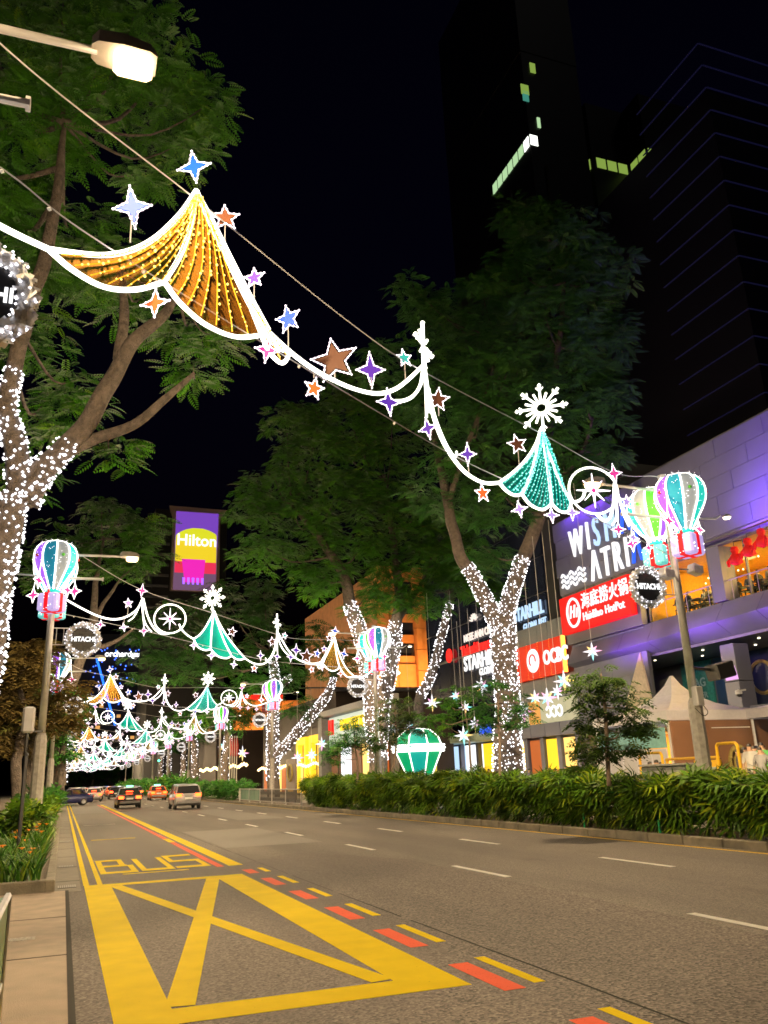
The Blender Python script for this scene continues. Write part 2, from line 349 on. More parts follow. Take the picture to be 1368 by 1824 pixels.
# ------------------------------------------------------------------ garlands
def spath(pts, y=0, k=7): return smooth_path([(s, y, z) for s, z in pts], k)
def bez_interp(path, t):
    i = min(int(t*(len(path)-1)), len(path)-2); f = t*(len(path)-1)-i; return path[i].lerp(path[i+1], f)
def star_pts(n, r, q, rot=0):
    return [((r if i % 2 == 0 else r*q)*math.sin(rot+math.pi*i/n), (r if i % 2 == 0 else r*q)*math.cos(rot+math.pi*i/n)) for i in range(2*n)]
def add_star(g, s, z, r, n, col, tall=1.0, stem=None, turn=0.0, rot=0.0, beads=True):
    pts = [(a, b*tall) for a, b in star_pts(n, r, .36 if n == 4 else .45, rot)]
    ct, st_ = math.cos(turn), math.sin(turn)
    P = [Vector((a*ct, a*st_, b)) for a, b in pts]
    mb = MB(); mb.tube(P, .008, 4, 0, closed=True)
    if beads:
        for i in range(len(P)):
            a, b = P[i], P[(i+1) % len(P)]; k = max(2, int((b-a).length/.055))
            for j in range(k): mb.octa(a.lerp(b, j/k), .0165, 0)
    if stem: mb.tube([(0, 0, math.copysign(r*tall*(.95 if stem > 0 else .42), stem)), (0, 0, stem if abs(stem) > r*tall else math.copysign(r*tall+.12, stem))], .01, 4, 1)
    o = mb.build('star', [BULBP, STEELD], g, loc=(s, 0, z))
    f = MB(); c = Vector((0, 0, 0)); n2 = len(P)
    pin = [p*.80 for p in P]; nrm = Vector((-st_, ct, 0))*.006
    f.add([p-nrm for p in pin]+[p+nrm for p in pin]+[-nrm*1, nrm*1], [(2*n2, (i+1) % n2, i) for i in range(n2)]+[(2*n2+1, n2+i, n2+(i+1) % n2) for i in range(n2)], 0)
    f.build('star_fill', FILL[col], o)
    return o
def add_tent(g, name, edges, netm, strm, bulbm, seed, dens):
    """edges: list of (top-to-bottom path left, path right, scallop path) for each panel"""
    rr = random.Random(seed); rim = MB(); done = []
    for L_, R_, B_ in edges:
        for q in (L_, R_, B_):
            if q not in done: done.append(q); rim.tube(spath(q, 0, 7), .030, 6)
    tent = rim.build(name, TUBEW, g)
    for L_, R_, B_ in edges:
        lp, rp, bp = spath(L_), spath(R_), spath(B_)
        nu, nv = 10, 12; vs = []
        for j in range(nv+1):
            v = j/nv
            for i in range(nu+1):
                u = i/nu; a = bez_interp(lp, v); b = bez_interp(rp, v); p = a.lerp(b, u)
                bot = bez_interp(bp, u); base = lp[-1].lerp(rp[-1], u); p = p + (bot-base)*v**2
                bulge = .45*math.sin(math.pi*u)*v*(1-v)
                vs.append((p.x, p.y-bulge, p.z))
        fs = [(j*(nu+1)+i, j*(nu+1)+i+1, (j+1)*(nu+1)+i+1, (j+1)*(nu+1)+i) for j in range(nv) for i in range(nu)]
        MB().add(vs, fs).build('tent_panel', netm, tent, smooth=True)
        sb = MB(); P = lambda u, v: (lambda i, j: Vector(vs[min(j, nv)*(nu+1)+min(i, nu)]))(int(round(u*nu)), int(round(v*nv)))
        def PP(u, v):
            i, j = min(int(u*nu), nu-1), min(int(v*nv), nv-1); fu, fv = u*nu-i, v*nv-j
            q = lambda a, b: Vector(vs[b*(nu+1)+a])
            return (q(i, j)*(1-fu)+q(i+1, j)*fu)*(1-fv)+(q(i, j+1)*(1-fu)+q(i+1, j+1)*fu)*fv + Vector((0, -.018, 0))
        wid = (lp[-1]-rp[-1]).length; ns = max(2, int(wid/dens))
        for k in range(ns):
            u = (k+.5)/ns; pts = [PP(min(.98, max(.02, u+.012*math.sin(9*v+k))), v) for v in np.linspace(.06, .97, 14)]
            sb.tube(pts, .0085, 3, 0)
            ln = sum((pts[i+1]-pts[i]).length for i in range(13)); nb = int(ln/.085)
            for b in range(nb):
                v = .08+.88*(b+rr.random()*.6)/nb
                sb.octa(PP(u, v)+Vector((rr.uniform(-.02, .02), -.012, rr.uniform(-.02, .02))), rr.choice((.011, .014, .014, .020)), 1)
        tag(sb.build('bulb_strings', [strm, bulbm], tent), kind='stuff')
    return tent
def add_flake(g, s, z, r, n=12, turn=0.0):
    mb = MB(); ct, st_ = math.cos(turn), math.sin(turn)
    for k in range(n):
        a = 2*math.pi*k/n; rr = r*(1 if k % 2 == 0 else .68)
        d = Vector((math.sin(a)*ct, math.sin(a)*st_, math.cos(a)))
        mb.tube([d*.10, d*rr], .026, 5)
        if k % 2 == 0:
            sd = Vector((math.cos(a)*ct, math.cos(a)*st_, -math.sin(a)))
            for q in (-1, 1): mb.tube([d*rr*.74, d*rr*.9+sd*q*rr*.14], .016, 4)
            mb.octa(d*rr, .05)
    return mb.build('snowflake', TUBEW, g, loc=(s, 0, z))
GL = 21.7
def make_garland():
    g = empty('festive_garland')
    MB().tube(spath([(0, 9.25), (1.64, 8.62), (4.12, 8.36), (7.2, 8.02), (9.1, 8.0), (13.5, 8.32), (17.8, 8.62), (21.0, 9.4), (GL, 9.45)]), .011, 4).build('upper_cable', STEELD, g)
    lc = [(0, 7.45), (1.76, 7.27), (2.97, 7.06), (7.18, 6.84), (10.34, 6.76), (14.2, 6.95), (17.5, 7.1), (GL, 7.2)]
    mb = MB(); pth = spath(lc); mb.tube(pth, .010, 4)
    for i in range(3, len(pth)-2, 4): mb.octa(pth[i]+Vector((0, 0, -.03)), .028, 1)
    mb.build('lower_cable', [STEELD, WHITE], g)
    def tube(pts, r=.032): MB().tube(spath(pts), r, 6).build('light_tube', TUBEW, g)
    L1 = [(4.12, 8.49), (3.86, 7.97), (3.45, 7.38), (2.95, 6.96), (2.3, 6.68)]
    rib = [(4.12, 8.49), (4.06, 8.0), (3.93, 7.5), (3.71, 7.02)]
    R1 = [(4.12, 8.49), (4.36, 8.16), (4.66, 7.80), (5.04, 7.36), (5.39, 7.10)]
    S1 = [(2.3, 6.68), (2.58, 6.59), (2.95, 6.58), (3.34, 6.74), (3.71, 7.02)]
    S2 = [(3.71, 7.02), (3.95, 6.86), (4.35, 6.76), (4.85, 6.82), (5.39, 7.10)]
    R2 = [(5.02, 7.40), (5.30, 7.12), (5.55, 6.98), (5.78, 7.0)]; q2 = [(5.02, 7.40), (5.22, 7.1), (5.36, 6.88), (5.50, 6.80)]; S3 = [(5.50, 6.80), (5.62, 6.78), (5.72, 6.86), (5.78, 7.0)]
    tube([(0, 7.35), (.7, 6.95), (1.4, 6.71), (1.83, 6.66), (2.3, 6.68)])
    add_tent(g, 'gold_tent', [(L1, rib, S1), (rib, R1, S2), (q2, R2, S3)], GOLDNET, AMBER, AMBB, 1, .19)
    tube([(4.14, 8.47), (4.42, 8.19), (4.74, 7.83), (5.11, 7.44), (5.4, 7.16)], .024)
    tube([(5.40, 7.12), (5.75, 7.02), (6.2, 6.95), (6.67, 6.94), (7.2, 6.99), (7.74, 7.12), (8.2, 7.36), (8.6, 7.68), (9.05, 8.1)])
    tube([(9.06, 8.06), (8.95, 7.72), (8.72, 7.44), (8.45, 7.26), (8.2, 7.16)], .028)
    tube([(9.08, 8.10), (9.1, 7.7), (9.08, 7.18)], .020); tube([(9.12, 8.10), (9.16, 7.7), (9.17, 7.3)], .020)
    tube([(9.1, 8.1), (9.18, 7.62), (9.36, 7.16), (9.66, 6.82), (10.13, 6.58), (10.6, 6.52), (11.0, 6.56), (11.45, 6.69)])
    tube([(9.20, 7.75), (9.34, 7.3), (9.62, 6.92), (9.9, 6.74), (9.98, 6.86)], .020)
    add_flake(g, 9.12, 8.5, .42, 8, R(14))
    MB().tube([(9.07, 0, 8.0), (9.12, 0, 8.95)], .03, 6).build('light_post', TUBEW, g)
    tl = [(13.55, 8.43), (13.25, 8.02), (12.75, 7.55), (12.1, 7.08), (11.45, 6.69)]
    c1 = [(13.55, 8.43), (13.28, 7.9), (12.86, 7.25), (12.36, 6.70)]; c2 = [(13.55, 8.43), (13.64, 7.95), (13.70, 7.4), (13.71, 6.84)]
    tr = [(13.55, 8.43), (13.80, 8.05), (14.12, 7.62), (14.42, 7.33), (14.76, 7.13)]
    s1 = [(11.45, 6.69), (11.75, 6.60), (12.05, 6.60), (12.36, 6.70)]; s2 = [(12.36, 6.70), (12.7, 6.57), (13.25, 6.60), (13.71, 6.84)]; s3 = [(13.71, 6.84), (14.05, 6.76), (14.5, 6.85), (14.76, 7.13)]
    add_tent(g, 'teal_tent', [(tl, c1, s1), (c1, c2, s2), (c2, tr, s3)], TEALNET, TEALS, TEALB, 2, .15)
    add_flake(g, 13.68, 8.95, .52, 16, R(108))
    tube([(14.76, 7.13), (15.1, 7.22), (15.45, 7.40), (15.62, 7.6)])
    ring = MB(); ring.tube([(.42*math.sin(2*math.pi*k/28), -.42*math.sin(2*math.pi*k/28), .56*math.cos(2*math.pi*k/28)) for k in range(28)], .026, 6, closed=True)
    wo = ring.build('light_wheel', TUBEW, g, loc=(16.15, 0, 7.74))
    sp_ = MB()
    for k in range(8):
        a = math.pi*k/4; d = Vector((math.sin(a)*.7, -math.sin(a)*.7, math.cos(a))); sp_.tube([d*.06, d*(.42 if k % 2 == 0 else .34)], [.035, .008], 4)
    sp_.octa((0, 0, 0), .07, 1); sp_.build('wheel_star', [BULBP, FILL['magenta']], wo)
    tube([(16.15, 7.18), (16.6, 7.12), (17.0, 7.28), (17.35, 7.68), (17.62, 8.3)])
    tube([(17.62, 8.3), (17.60, 7.8), (17.5, 7.3)], .026); tube([(17.66, 8.3), (17.62, 7.8), (17.42, 7.36), (17.1, 7.12)], .022)
    tube([(17.64, 8.3), (17.9, 7.85), (18.4, 7.5), (19.0, 7.32), (19.7, 7.33), (20.5, 7.5), (21.2, 7.7)])
    tube([(17.64, 8.28), (18.0, 7.6), (18.3, 7.35)], .022)
    for s, z, r, n, c, tall, stem in ((4.07, 8.80, .27, 4, 'blue', 1.15, None), (3.23, 7.72, .27, 4, 'blue', 1.35, -.45), (4.60, 8.38, .24, 5, 'brown', 1, -.4), (3.60, 6.70, .23, 4, 'orange', 1, .32),
            (5.12, 7.78, .19, 5, 'purple', 1, -.35), (5.76, 7.48, .23, 5, 'blue', 1.2, -.45), (5.36, 6.86, .20, 4, 'magenta', 1.2, .25), (6.72, 7.26, .46, 5, 'brown', 1, -.35), (6.27, 6.66, .18, 5, 'orange', 1.2, .28),
            (7.58, 7.45, .29, 4, 'purple', 1.35, -.4), (8.51, 8.02, .20, 5, 'teal', 1, -.42), (8.02, 7.08, .27, 4, 'purple', 1.1, None), (9.1, 7.0, .20, 4, 'purple', 1.3, .2), (9.47, 7.64, .26, 5, 'brown', 1.1, -.3),
            (10.35, 6.92, .20, 4, 'purple', 1.4, -.35), (10.79, 6.32, .19, 5, 'orange', 1.2, .22), (12.36, 7.72, .27, 5, 'brown', 1, -.45), (12.2, 6.36, .20, 4, 'lilac', 1.1, .25), (13.66, 6.58, .22, 4, 'lilac', 1, .25),
            (14.74, 6.88, .19, 4, 'lilac', 1.2, .25), (17.7, 8.58, .26, 4, 'magenta', 1.3, -.3), (18.35, 8.0, .22, 5, 'lilac', 1.1, -.5), (17.5, 7.1, .22, 4, 'magenta', 1.1, .2), (18.5, 7.1, .2, 4, 'lilac', 1, .4), (19.6, 7.05, .2, 4, 'magenta', 1, .3)):
        add_star(g, s, z, r*.76, n, c, tall, stem, turn=random.uniform(-1.25, -.35), rot=random.uniform(-.25, .25))
    return g
def place_garland(g, A, B):
    A, B = Vector(A), Vector(B); d = B-A
    g.location = (A.x, A.y, 0); g.rotation_euler = (0, 0, math.atan2(d.y, d.x)); s = d.length/GL; g.scale = (s, s, 1)

RY = [18.3, 43.2, 68.2, 93.2, 118, 143, 168, 193, 218, 243, 268, 293, 318]; LYs = [7.0, 29, 54, 79, 104, 129, 154, 179, 204, 229, 254, 279, 304]
RPX, LPX = 15.5, -.75
proto = make_garland()
def join_tree(o, name):
    """one mesh from a thing and its parts, for copies too far away to show parts"""
    mb = MB(); mats = []
    def rec(q, M):
        if q.data:
            idx = []
            for m in q.data.materials:
                if m not in mats: mats.append(m)
                idx.append(mats.index(m))
            base = len(mb.v); mb.v += [tuple(M @ v.co) for v in q.data.vertices]
            for p in q.data.polygons: mb.f.append(tuple(i+base for i in p.vertices)); mb.m.append(idx[p.material_index])
        for c in CH.get(q.name, []): rec(c, M @ Matrix.LocRotScale(c.location, c.rotation_euler, c.scale))
    rec(o, Matrix.Identity(4)); return mb.mesh(name, mats)
FARG = join_tree(proto, 'festive_garland')
gl_lab = ['white light garland whose gold tent hangs beside the largest street lamp', 'white light garland strung below the hotel banner to the twin fairy-lit trunks',
          'light garland whose gold tent hangs before the blue lit office block']
for i in range(13):
    A = (-2.4, 6.3) if i == 0 else (LPX, LYs[i]); B = (RPX, RY[i])
    if i < 4: g = proto if i == 0 else copy_tree(proto)
    else: g = obj('festive_garland', FARG)
    place_garland(g, *((A, B) if i % 2 == 0 else (B, A)))
    if i == 0: gtag = lambda o, l: tag(o, l, 'light garland', 'light garlands strung across the street')
    gtag(g, gl_lab[i] if i < 3 else 'white light garland with gold and teal tents far down the street, overlapping others')

# ------------------------------------------------------------------ lamp posts with balloons, gift boxes and wreath signs
GORE = [em('balloon_'+n, c, st, False, [x*.35 for x in c]) for n, c, st in (('white', (.70, .76, .78), .16), ('teal', (.02, .55, .46), .55), ('purple', (.30, .09, .75), .6), ('green', (.08, .55, .04), .55), ('blue', (.02, .22, .34), .4))]
GIFTM = em('gift_lilac', (.45, .36, .72), .5, False, (.3, .25, .4)); GIFT2 = em('gift_teal', (.12, .55, .52), .45, False, (.1, .3, .3)); RIBB = em('ribbon_red', (.75, .01, .02), .5, False, (.4, .01, .01))
def prof_balloon(rx, h):
    pts = []
    for k in range(13):
        t = k/12; z = -t*h
        r = rx*math.sin(math.pi*min(1, (t*.92)**.62*1.0))**.75 if t < .55 else None
        if r is None:
            t0 = .55; r0 = rx*math.sin(math.pi*((t0*.92)**.62))**.75; u = (t-t0)/(1-t0); r = r0*(1-u)+rx*.22*u
        pts.append((max(r, .02), z))
    return pts
def make_balloon(gift=GIFTM, name='balloon_light'):
    b = empty(name); pr_ = prof_balloon(.68, 1.72); n = 10
    order = [2, 1, 0, 3, 2, 4, 0, 1, 3, 4]
    for k in range(n):
        MB().lathe(pr_, 3, (0, 0, 1.72), 0, 2*math.pi*k/n, 2*math.pi*(k+1)/n).build('balloon_panel', GORE[order[k]], b, smooth=True)
    mb = MB()
    for k in range(n):
        a = 2*math.pi*k/n; mb.tube([(r*1.015*math.cos(a), r*1.015*math.sin(a), 1.72+z) for r, z in pr_], .024, 5)
    mb.build('light_rim', TUBEW, b)
    mb = MB(); rr = random.Random(3)
    for k in range(260):
        a = rr.uniform(0, 2*math.pi); i = rr.randrange(1, 12); r, z = pr_[i]; mb.octa((r*1.03*math.cos(a), r*1.03*math.sin(a), 1.72+z+rr.uniform(-.07, .07)), .011)
    tag(mb.build('bulb_net', BULBW, b), kind='stuff')
    mb = MB(); mb.tube([(.17*math.cos(a), .17*math.sin(a), .02) for a in np.linspace(0, 2*math.pi, 12, False)], .06, 5, closed=True); mb.build('balloon_collar', GORE[1], b)
    for k in range(5):
        a = 2*math.pi*k/5+.3; MB().lathe([(.005, .055), (.045, .03), (.055, 0), (.045, -.03), (.005, -.055)], 8, (.69*math.cos(a), .69*math.sin(a), 1.10)).build('bauble', [mat('bauble_red', (.4, .02, .02), .3), mat('bauble_green', (.1, .5, .05), .3)][k % 2], b)
    gb = MB(); gb.rbox((0, 0, -.36), .66, .66, .58, None, 0, .05); go = gb.build('gift_box', gift, b)
    rb = MB(); rb.box(-.07, .07, -.34, .34, -.66, -.06); rb.box(-.34, .34, -.07, .07, -.655, -.065); rb.build('ribbon', RIBB, go)
    bow = MB()
    for q in (-1, 1): bow.tube(smooth_path([(0, 0, -.06), (q*.16, 0, .04), (q*.24, 0, -.02), (0, 0, -.06)], 4), .035, 4)
    bow.build('bow', RIBB, go)
    mb = MB(); rr = random.Random(5)
    for k in range(46):
        u, v, sd = rr.uniform(-.28, .28), rr.uniform(-.6, -.12), rr.choice((-1, 1)); mb.octa((u, sd*.338, v) if rr.random() < .5 else (sd*.338, u, v), .015)
    tag(mb.build('gift_bulbs', BULBW, go), kind='stuff')
    for q in (-1, 1):
        a = R(20)*q; x = .78*q
        s4 = MB(); P = [Vector((x+p[0], 0, .22+p[1])) for p in star_pts(4, .26, .36)]; s4.tube(P, .02, 4, closed=True); s4.tube([(x*.9, 0, .95), (x, 0, .46)], .013, 4)
        so_ = s4.build('hanging_star', TUBEW, b)
        f = MB(); f.add([p+Vector((0, d, 0)) for d in (-.006, .006) for p in P], [tuple(range(8)), tuple(range(15, 7, -1))]); f.build('star_fill', FILL['magenta'], so_)
    return b
BAL = make_balloon(); BAL2 = make_balloon(GIFT2)
BALM, BAL2M = join_tree(BAL, 'balloon_light'), None
def make_wreath():
    w = empty('wreath_sign'); d = MB(); 
    d.lathe([(.005, -.03), (.40, -.03), (.40, .03), (.005, .03)], 28); me = d.mesh('sign_disc', mat('sign_black', (.008, .008, .01), .5)); me.transform(Matrix.Rotation(R(90), 4, 'X')); obj('sign_disc', me, w)
    text('HITACHI', .21, em('sign_text_white', (1, 1, 1), .9, False), w, (0, -.045, 0), FACE_Y, bold=.006, depth=.012, sx=.9)
    mb = MB(); rr = random.Random(9); tb = MB()
    tb.tube([(.48*math.cos(a), 0, .48*math.sin(a)) for a in np.linspace(0, 2*math.pi, 32, False)], .075, 7, closed=True); tb.build('wreath_ring', mat('wreath_white', (.55, .55, .56), .7, bump=1, bscale=40), w, smooth=True)
    for k in range(420):
        a = rr.uniform(0, 2*math.pi); t = rr.uniform(0, 2*math.pi); r = .48+.085*math.cos(t)
        c = Vector((r*math.cos(a), .09*math.sin(t), r*math.sin(a))); s = rr.uniform(.02, .045)
        M = Matrix.Rotation(rr.uniform(0, 6.28), 3, Vector((rr.random()+.01, rr.random(), rr.random())).normalized())
        mb.add([c+M @ Vector(p) for p in ((-s, -s, 0), (s, -s, 0), (s, s, 0), (-s, s, 0))], [(0, 1, 2, 3)])
    tag(mb.build('wreath_tinsel', mat('tinsel', (.75, .75, .78), .3, .2), w), kind='stuff')
    mb = MB()
    for k in range(110):
        a = rr.uniform(0, 2*math.pi); t = rr.uniform(math.pi*.9, 2.1*math.pi); r = .48+.1*math.cos(t)
        mb.octa((r*math.cos(a), .10*math.sin(t)-.005, r*math.sin(a)), .015)
    tag(mb.build('wreath_bulbs', BULBW, w), kind='stuff'); return w
WR = make_wreath()
def lamp_head(post, x, z, dirx, near=False, power=700, glow=.8):
    """cobra-head lantern at arm end; the lens carries the lamp's own light"""
    h = MB(); L_ = .62
    sec = [(0, .09, .10), (.06, .15, .15), (.30, .18, .16), (.55, .17, .11), (L_, .13, .05)]
    vs = []; 
    for u, wd_, ht in sec: vs += [(u, -wd_, -.02), (u, wd_, -.02), (u, wd_*.8, ht), (u, -wd_*.8, ht)]
    fs = [(0, 3, 2, 1), (16, 17, 18, 19)]
    for i in range(4):
        for k in range(4): fs.append((i*4+k, i*4+(k+1) % 4, i*4+4+(k+1) % 4, i*4+4+k))
    h.add([(x+dirx*a, b, z+c) for a, b, c in vs], fs if dirx > 0 else [f[::-1] for f in fs])
    ho = h.build('lamp_head', mat('lamp_housing', (.22, .20, .18), .5), post)
    l = MB(); l.rbox((x+dirx*.40, 0, z-.085), .38, .28, .15, None, 0, .05); l.build('lamp_lens', LAMPEM, ho)
    return ho
def lamp_post(x, y, side, first=False, zoff=0.0, powr=700):
    """side=+1: left kerb, arm reaches +X"""
    p = empty('street_lamp', (x, y, 0)); HT = 9.55+zoff
    b = MB(); b.lathe([(.20, .1), (.20, .5), (.185, 3.1), (.165, 3.25), (.12, 3.35)], 8, cap=True); b.build('pole_base', mat('pole_base_grey', (.34, .32, .31), .6, .2, var=.2), p)
    t = MB(); t.lathe([(.115, 3.2), (.105, 6.5), (.085, HT-.02), (.06, HT)], 12, cap=True); t.build('pole', STEEL, p, smooth=True)
    c = MB(); c.lathe([(.12, HT-.25), (.12, HT+.06), (.02, HT+.08)], 10, cap=True); c.build('pole_cap', STEELD, p)
    aL = 2.08 if side > 0 else 2.05
    a = MB(); a.tube([(0, 0, HT-.42), (side*aL, 0, HT-.38)], [.05, .038], 8); a.build('lamp_arm', STEELD, p, smooth=True)
    lamp_head(p, side*(aL-.05), HT-.38, side, power=powr)
    a = MB(); a.tube([(0, 0, HT-1.22), (side*1.5, 0, HT-1.2)], .042, 8); a.tube([(side*1.5, 0, HT-1.2), (side*1.54, 0, HT-1.2)], .07, 8); a.build('banner_arm', STEELD, p)
    a = MB(); a.tube([(0, 0, HT-1.2), (-side*1.7, 0, HT-1.12)], .032, 6); a.tube([(-side*1.7, 0, HT-1.12), (-side*1.9, 0, HT-1.0)], .02, 6); a.build('footway_arm', STEELD, p)
    sm = MB(); sm.lathe([(.02, .06), (.10, .02), (.13, -.04), (.02, -.07)], 10, (-side*2.12, 0, HT-1.0)); so_ = sm.build('footway_lamp', mat('lamp_housing', (.5, .5, .5)), p)
    l = MB(); l.lathe([(.115, -.045), (.09, -.09), (.01, -.10)], 10, (-side*2.12, 0, HT-1.0)); l.build('lamp_lens', em('footway_lens', (1, .86, .66), 12, False), so_)
    if side < 0 or True:
        fl = bpy.data.lights.new('footway_light', 'POINT'); fl.energy = 80; fl.shadow_soft_size = .1; fl.color = (1, .85, .66)
        fo = bpy.data.objects.new('footway_light', fl); COL.objects.link(fo); fo.parent = so_; fo.location = (-side*2.12, 0, HT-1.2)
    # bracket of the wreath sign
    br = MB()
    for z in (6.66, 6.12): br.tube([(0, 0, z), (side*.62, 0, z)], .018, 5)
    for u in (.2, .42, .58): br.tube([(side*u, 0, 6.12), (side*u, 0, 6.66)], .014, 5)
    br.build('sign_bracket', STEELD, p)
    return p
def dress(x, y, side, i, far):
    where = ['', 'the planted bed with orange flowers' if side > 0 else 'the hedge']
    for k, dy in enumerate((-.62, .62)):
        if far: b = obj('balloon_light', BALM)
        else: b = copy_tree((BAL, BAL2)[k])
        b.location = (x, y+dy, 7.72); b.rotation_euler = (0, 0, R(20+37*i+90*k))
        yield b
first = True
LAB = {('R', 0): 'beside the white pagoda tent', ('R', 1): 'before the twin fairy-lit trunks', ('R', 2): 'beside the brown poster and railing',
       ('L', 0): 'reaching over the bus box', ('L', 1): 'with the grey signal box', ('L', 2): 'next past the grey signal box'}
for i in range(10):
    for side, X, Y in ((1, LPX, LYs[i]), (-1, RPX, RY[i])):
        far = i >= 4; zo = 0
        if i == 0 and side > 0: X, Y, zo = -2.28, 7.0, -.52
        p = lamp_post(X, Y, side, zoff=zo, powr=850 if i < 4 else 350)
        key = ('L' if side > 0 else 'R', i); lab = LAB.get(key)
        tag(p, ('grey street lamp post '+lab) if lab else ('grey street lamp post far down the %s, part of a receding row' % ('planted bed side' if side > 0 else 'hedge side')), 'street lamp', 'street lamps along both kerbs')
        if not (i == 0 and side > 0):
            for k, b in enumerate(dress(X, Y, side, i, far)):
                nm = ('balloon light with %s gift box ' % ('lilac' if k == 0 else 'teal'))
                tag(b, nm+('on the lamp post '+lab if lab else 'on a far lamp post of the receding row'), 'balloon light', 'hot air balloon lights on the lamp posts')
        if i == 0 and side > 0:
            for z0, z1 in ((8.92, 9.26), (7.38, 7.40)): MB().tube([(0, 0, z0), (-.12, -.72, z1)], .03, 6).build('cable_bracket', STEELD, p)
        w = copy_tree(WR); w.location = (X+side*1.03, Y-.02, 6.30+zo if not (i == 0 and side > 0) else 5.9)
        if i == 0 and side > 0: w.location = PY(-54, 522, 7.3); w.scale = (.98,)*3; MB().tube([(0, .3, w.location.z), (w.location.x-X-.3, .3, w.location.z)], .02, 5).build('sign_arm', STEELD, p)
        tag(w, 'round black wreath sign on the lamp post '+lab if lab else 'round black wreath sign on a far lamp post of the receding row', 'wreath sign', 'wreath signs on the lamp posts')
def drop_tree(o):
    for c in list(CH.get(o.name, [])): drop_tree(c)
    bpy.data.objects.remove(o)
for q in (BAL, BAL2, WR): drop_tree(q)

# ------------------------------------------------------------------ foliage
def quadmesh(name, V, rnd, m, smooth=False):
    """V: (N,4,3) quads, rnd: (N,)"""
    N = len(V); me = bpy.data.meshes.new(name); me.vertices.add(N*4); me.loops.add(N*4); me.polygons.add(N)
    me.vertices.foreach_set('co', np.ascontiguousarray(V, dtype=np.float32).ravel())
    me.loops.foreach_set('vertex_index', np.arange(N*4, dtype=np.int32))
    me.polygons.foreach_set('loop_start', np.arange(0, N*4, 4, dtype=np.int32)); me.polygons.foreach_set('loop_total', np.full(N, 4, dtype=np.int32))
    at = me.attributes.new('rnd', 'FLOAT', 'FACE'); at.data.foreach_set('value', np.asarray(rnd, dtype=np.float32))
    me.materials.append(m); me.update(calc_edges=True); return me
def norm(a): return a/np.maximum(np.linalg.norm(a, axis=-1, keepdims=True), 1e-9)
def frond_template(L_=.75, pairs=8, ll=.20, lw=.075, droop=.25):
    q = []
    for i in range(pairs):
        t = .12+.86*i/(pairs-1); x = t*L_; z = -droop*L_*t*t; sc = math.sin(math.pi*(.18+.74*t))
        for sd in (-1, 1):
            a = R(62-18*t); dx, dy = math.cos(a), math.sin(a)*sd; l, w = ll*sc, lw*(.6+.4*sc)
            px, py = -dy, dx
            b = np.array((x, 0, z)); tip = b+np.array((dx*l, dy*l, -.22*l)); md = b+np.array((dx*l*.5, dy*l*.5, -.04*l)); pv = np.array((px, py, 0))*w/2
            q.append([b, md+pv, tip, md-pv])
    return np.array(q)
def frames(axis, upv):
    x = norm(axis); y = norm(np.cross(upv, x)); z = np.cross(x, y); return np.stack([x, y, z], axis=-1)
DENS = 1.6
def crown_quads(clumps, rng, tips=32, per=6, tmpl=None, shell=.45, fscale=1.0, flat=.8):
    """each clump carries flattened leafy pads (branch ends) of radiating fronds, so gaps and layers show"""
    Q = []; Rn = []; fl = np.abs(tmpl[..., 0]).max()*fscale
    for (c, r) in clumps:
        n = max(5, int(DENS*tips*.14*(r/fl)**1.7)); d = norm(rng.normal(size=(n, 3)))
        pos = np.array(c)+d*((shell+(1-shell)*rng.random((n, 1))**.6)*r)*np.array((1, 1, flat))
        for p, dd in zip(pos, d):
            k = int(per*2.6+rng.integers(-2, 3)); pr = fl*rng.uniform(.45, .95); tone = rng.random()*.55; tilt = rng.normal(size=2)*.22
            a = rng.random(k)*2*math.pi; rad = pr*np.sqrt(rng.random(k))
            off = np.stack([np.cos(a)*rad, np.sin(a)*rad, rng.normal(size=k)*.10*fl-.28*rad*rad/fl], -1); off[:, 2] += off[:, 0]*tilt[0]+off[:, 1]*tilt[1]
            el = -.12+rng.normal(size=k)*.22; ya = a+rng.normal(size=k)*.45
            ax = np.stack([np.cos(ya)*np.cos(el), np.sin(ya)*np.cos(el), np.sin(el)], -1)
            Fm = frames(ax, np.array((0, 0, 1.))+rng.normal(size=(k, 3))*.28); sc = fscale*rng.uniform(.6, 1.1, size=(k, 1, 1, 1))
            V = np.einsum('kij,qvj->kqvi', Fm, tmpl)*sc+(p+off)[:, None, None, :]
            Q.append(V.reshape(-1, 4, 3)); Rn.append(np.repeat(np.clip(tone+.45*rng.random(k), 0, 1), tmpl.shape[0]))
    return np.concatenate(Q), np.concatenate(Rn)
RAIN = frond_template(); RAIN2 = frond_template(1.0, 6, .34, .13)
BROAD = frond_template(.42, 4, .26, .10, .35)
LEAF = leafmat('rain_tree_leaf', (.014, .070, .004), (.050, .175, .008), (.13, .26, .014))
LEAFD = leafmat('dark_leaf', (.011, .052, .009), (.036, .130, .018), (.085, .18, .020))
LEAFB = leafmat('brown_leaf', (.07, .05, .015), (.12, .09, .03), (.10, .14, .03))
LEAFY = leafmat('young_leaf', (.014, .035, .005), (.04, .08, .010), (.11, .12, .02))
def px2w(px, py, Y): return PY(px, py, Y)
def pxscale(px, py, Y):
    p = PY(px, py, Y); return (p-EYE).dot(FWD)/F
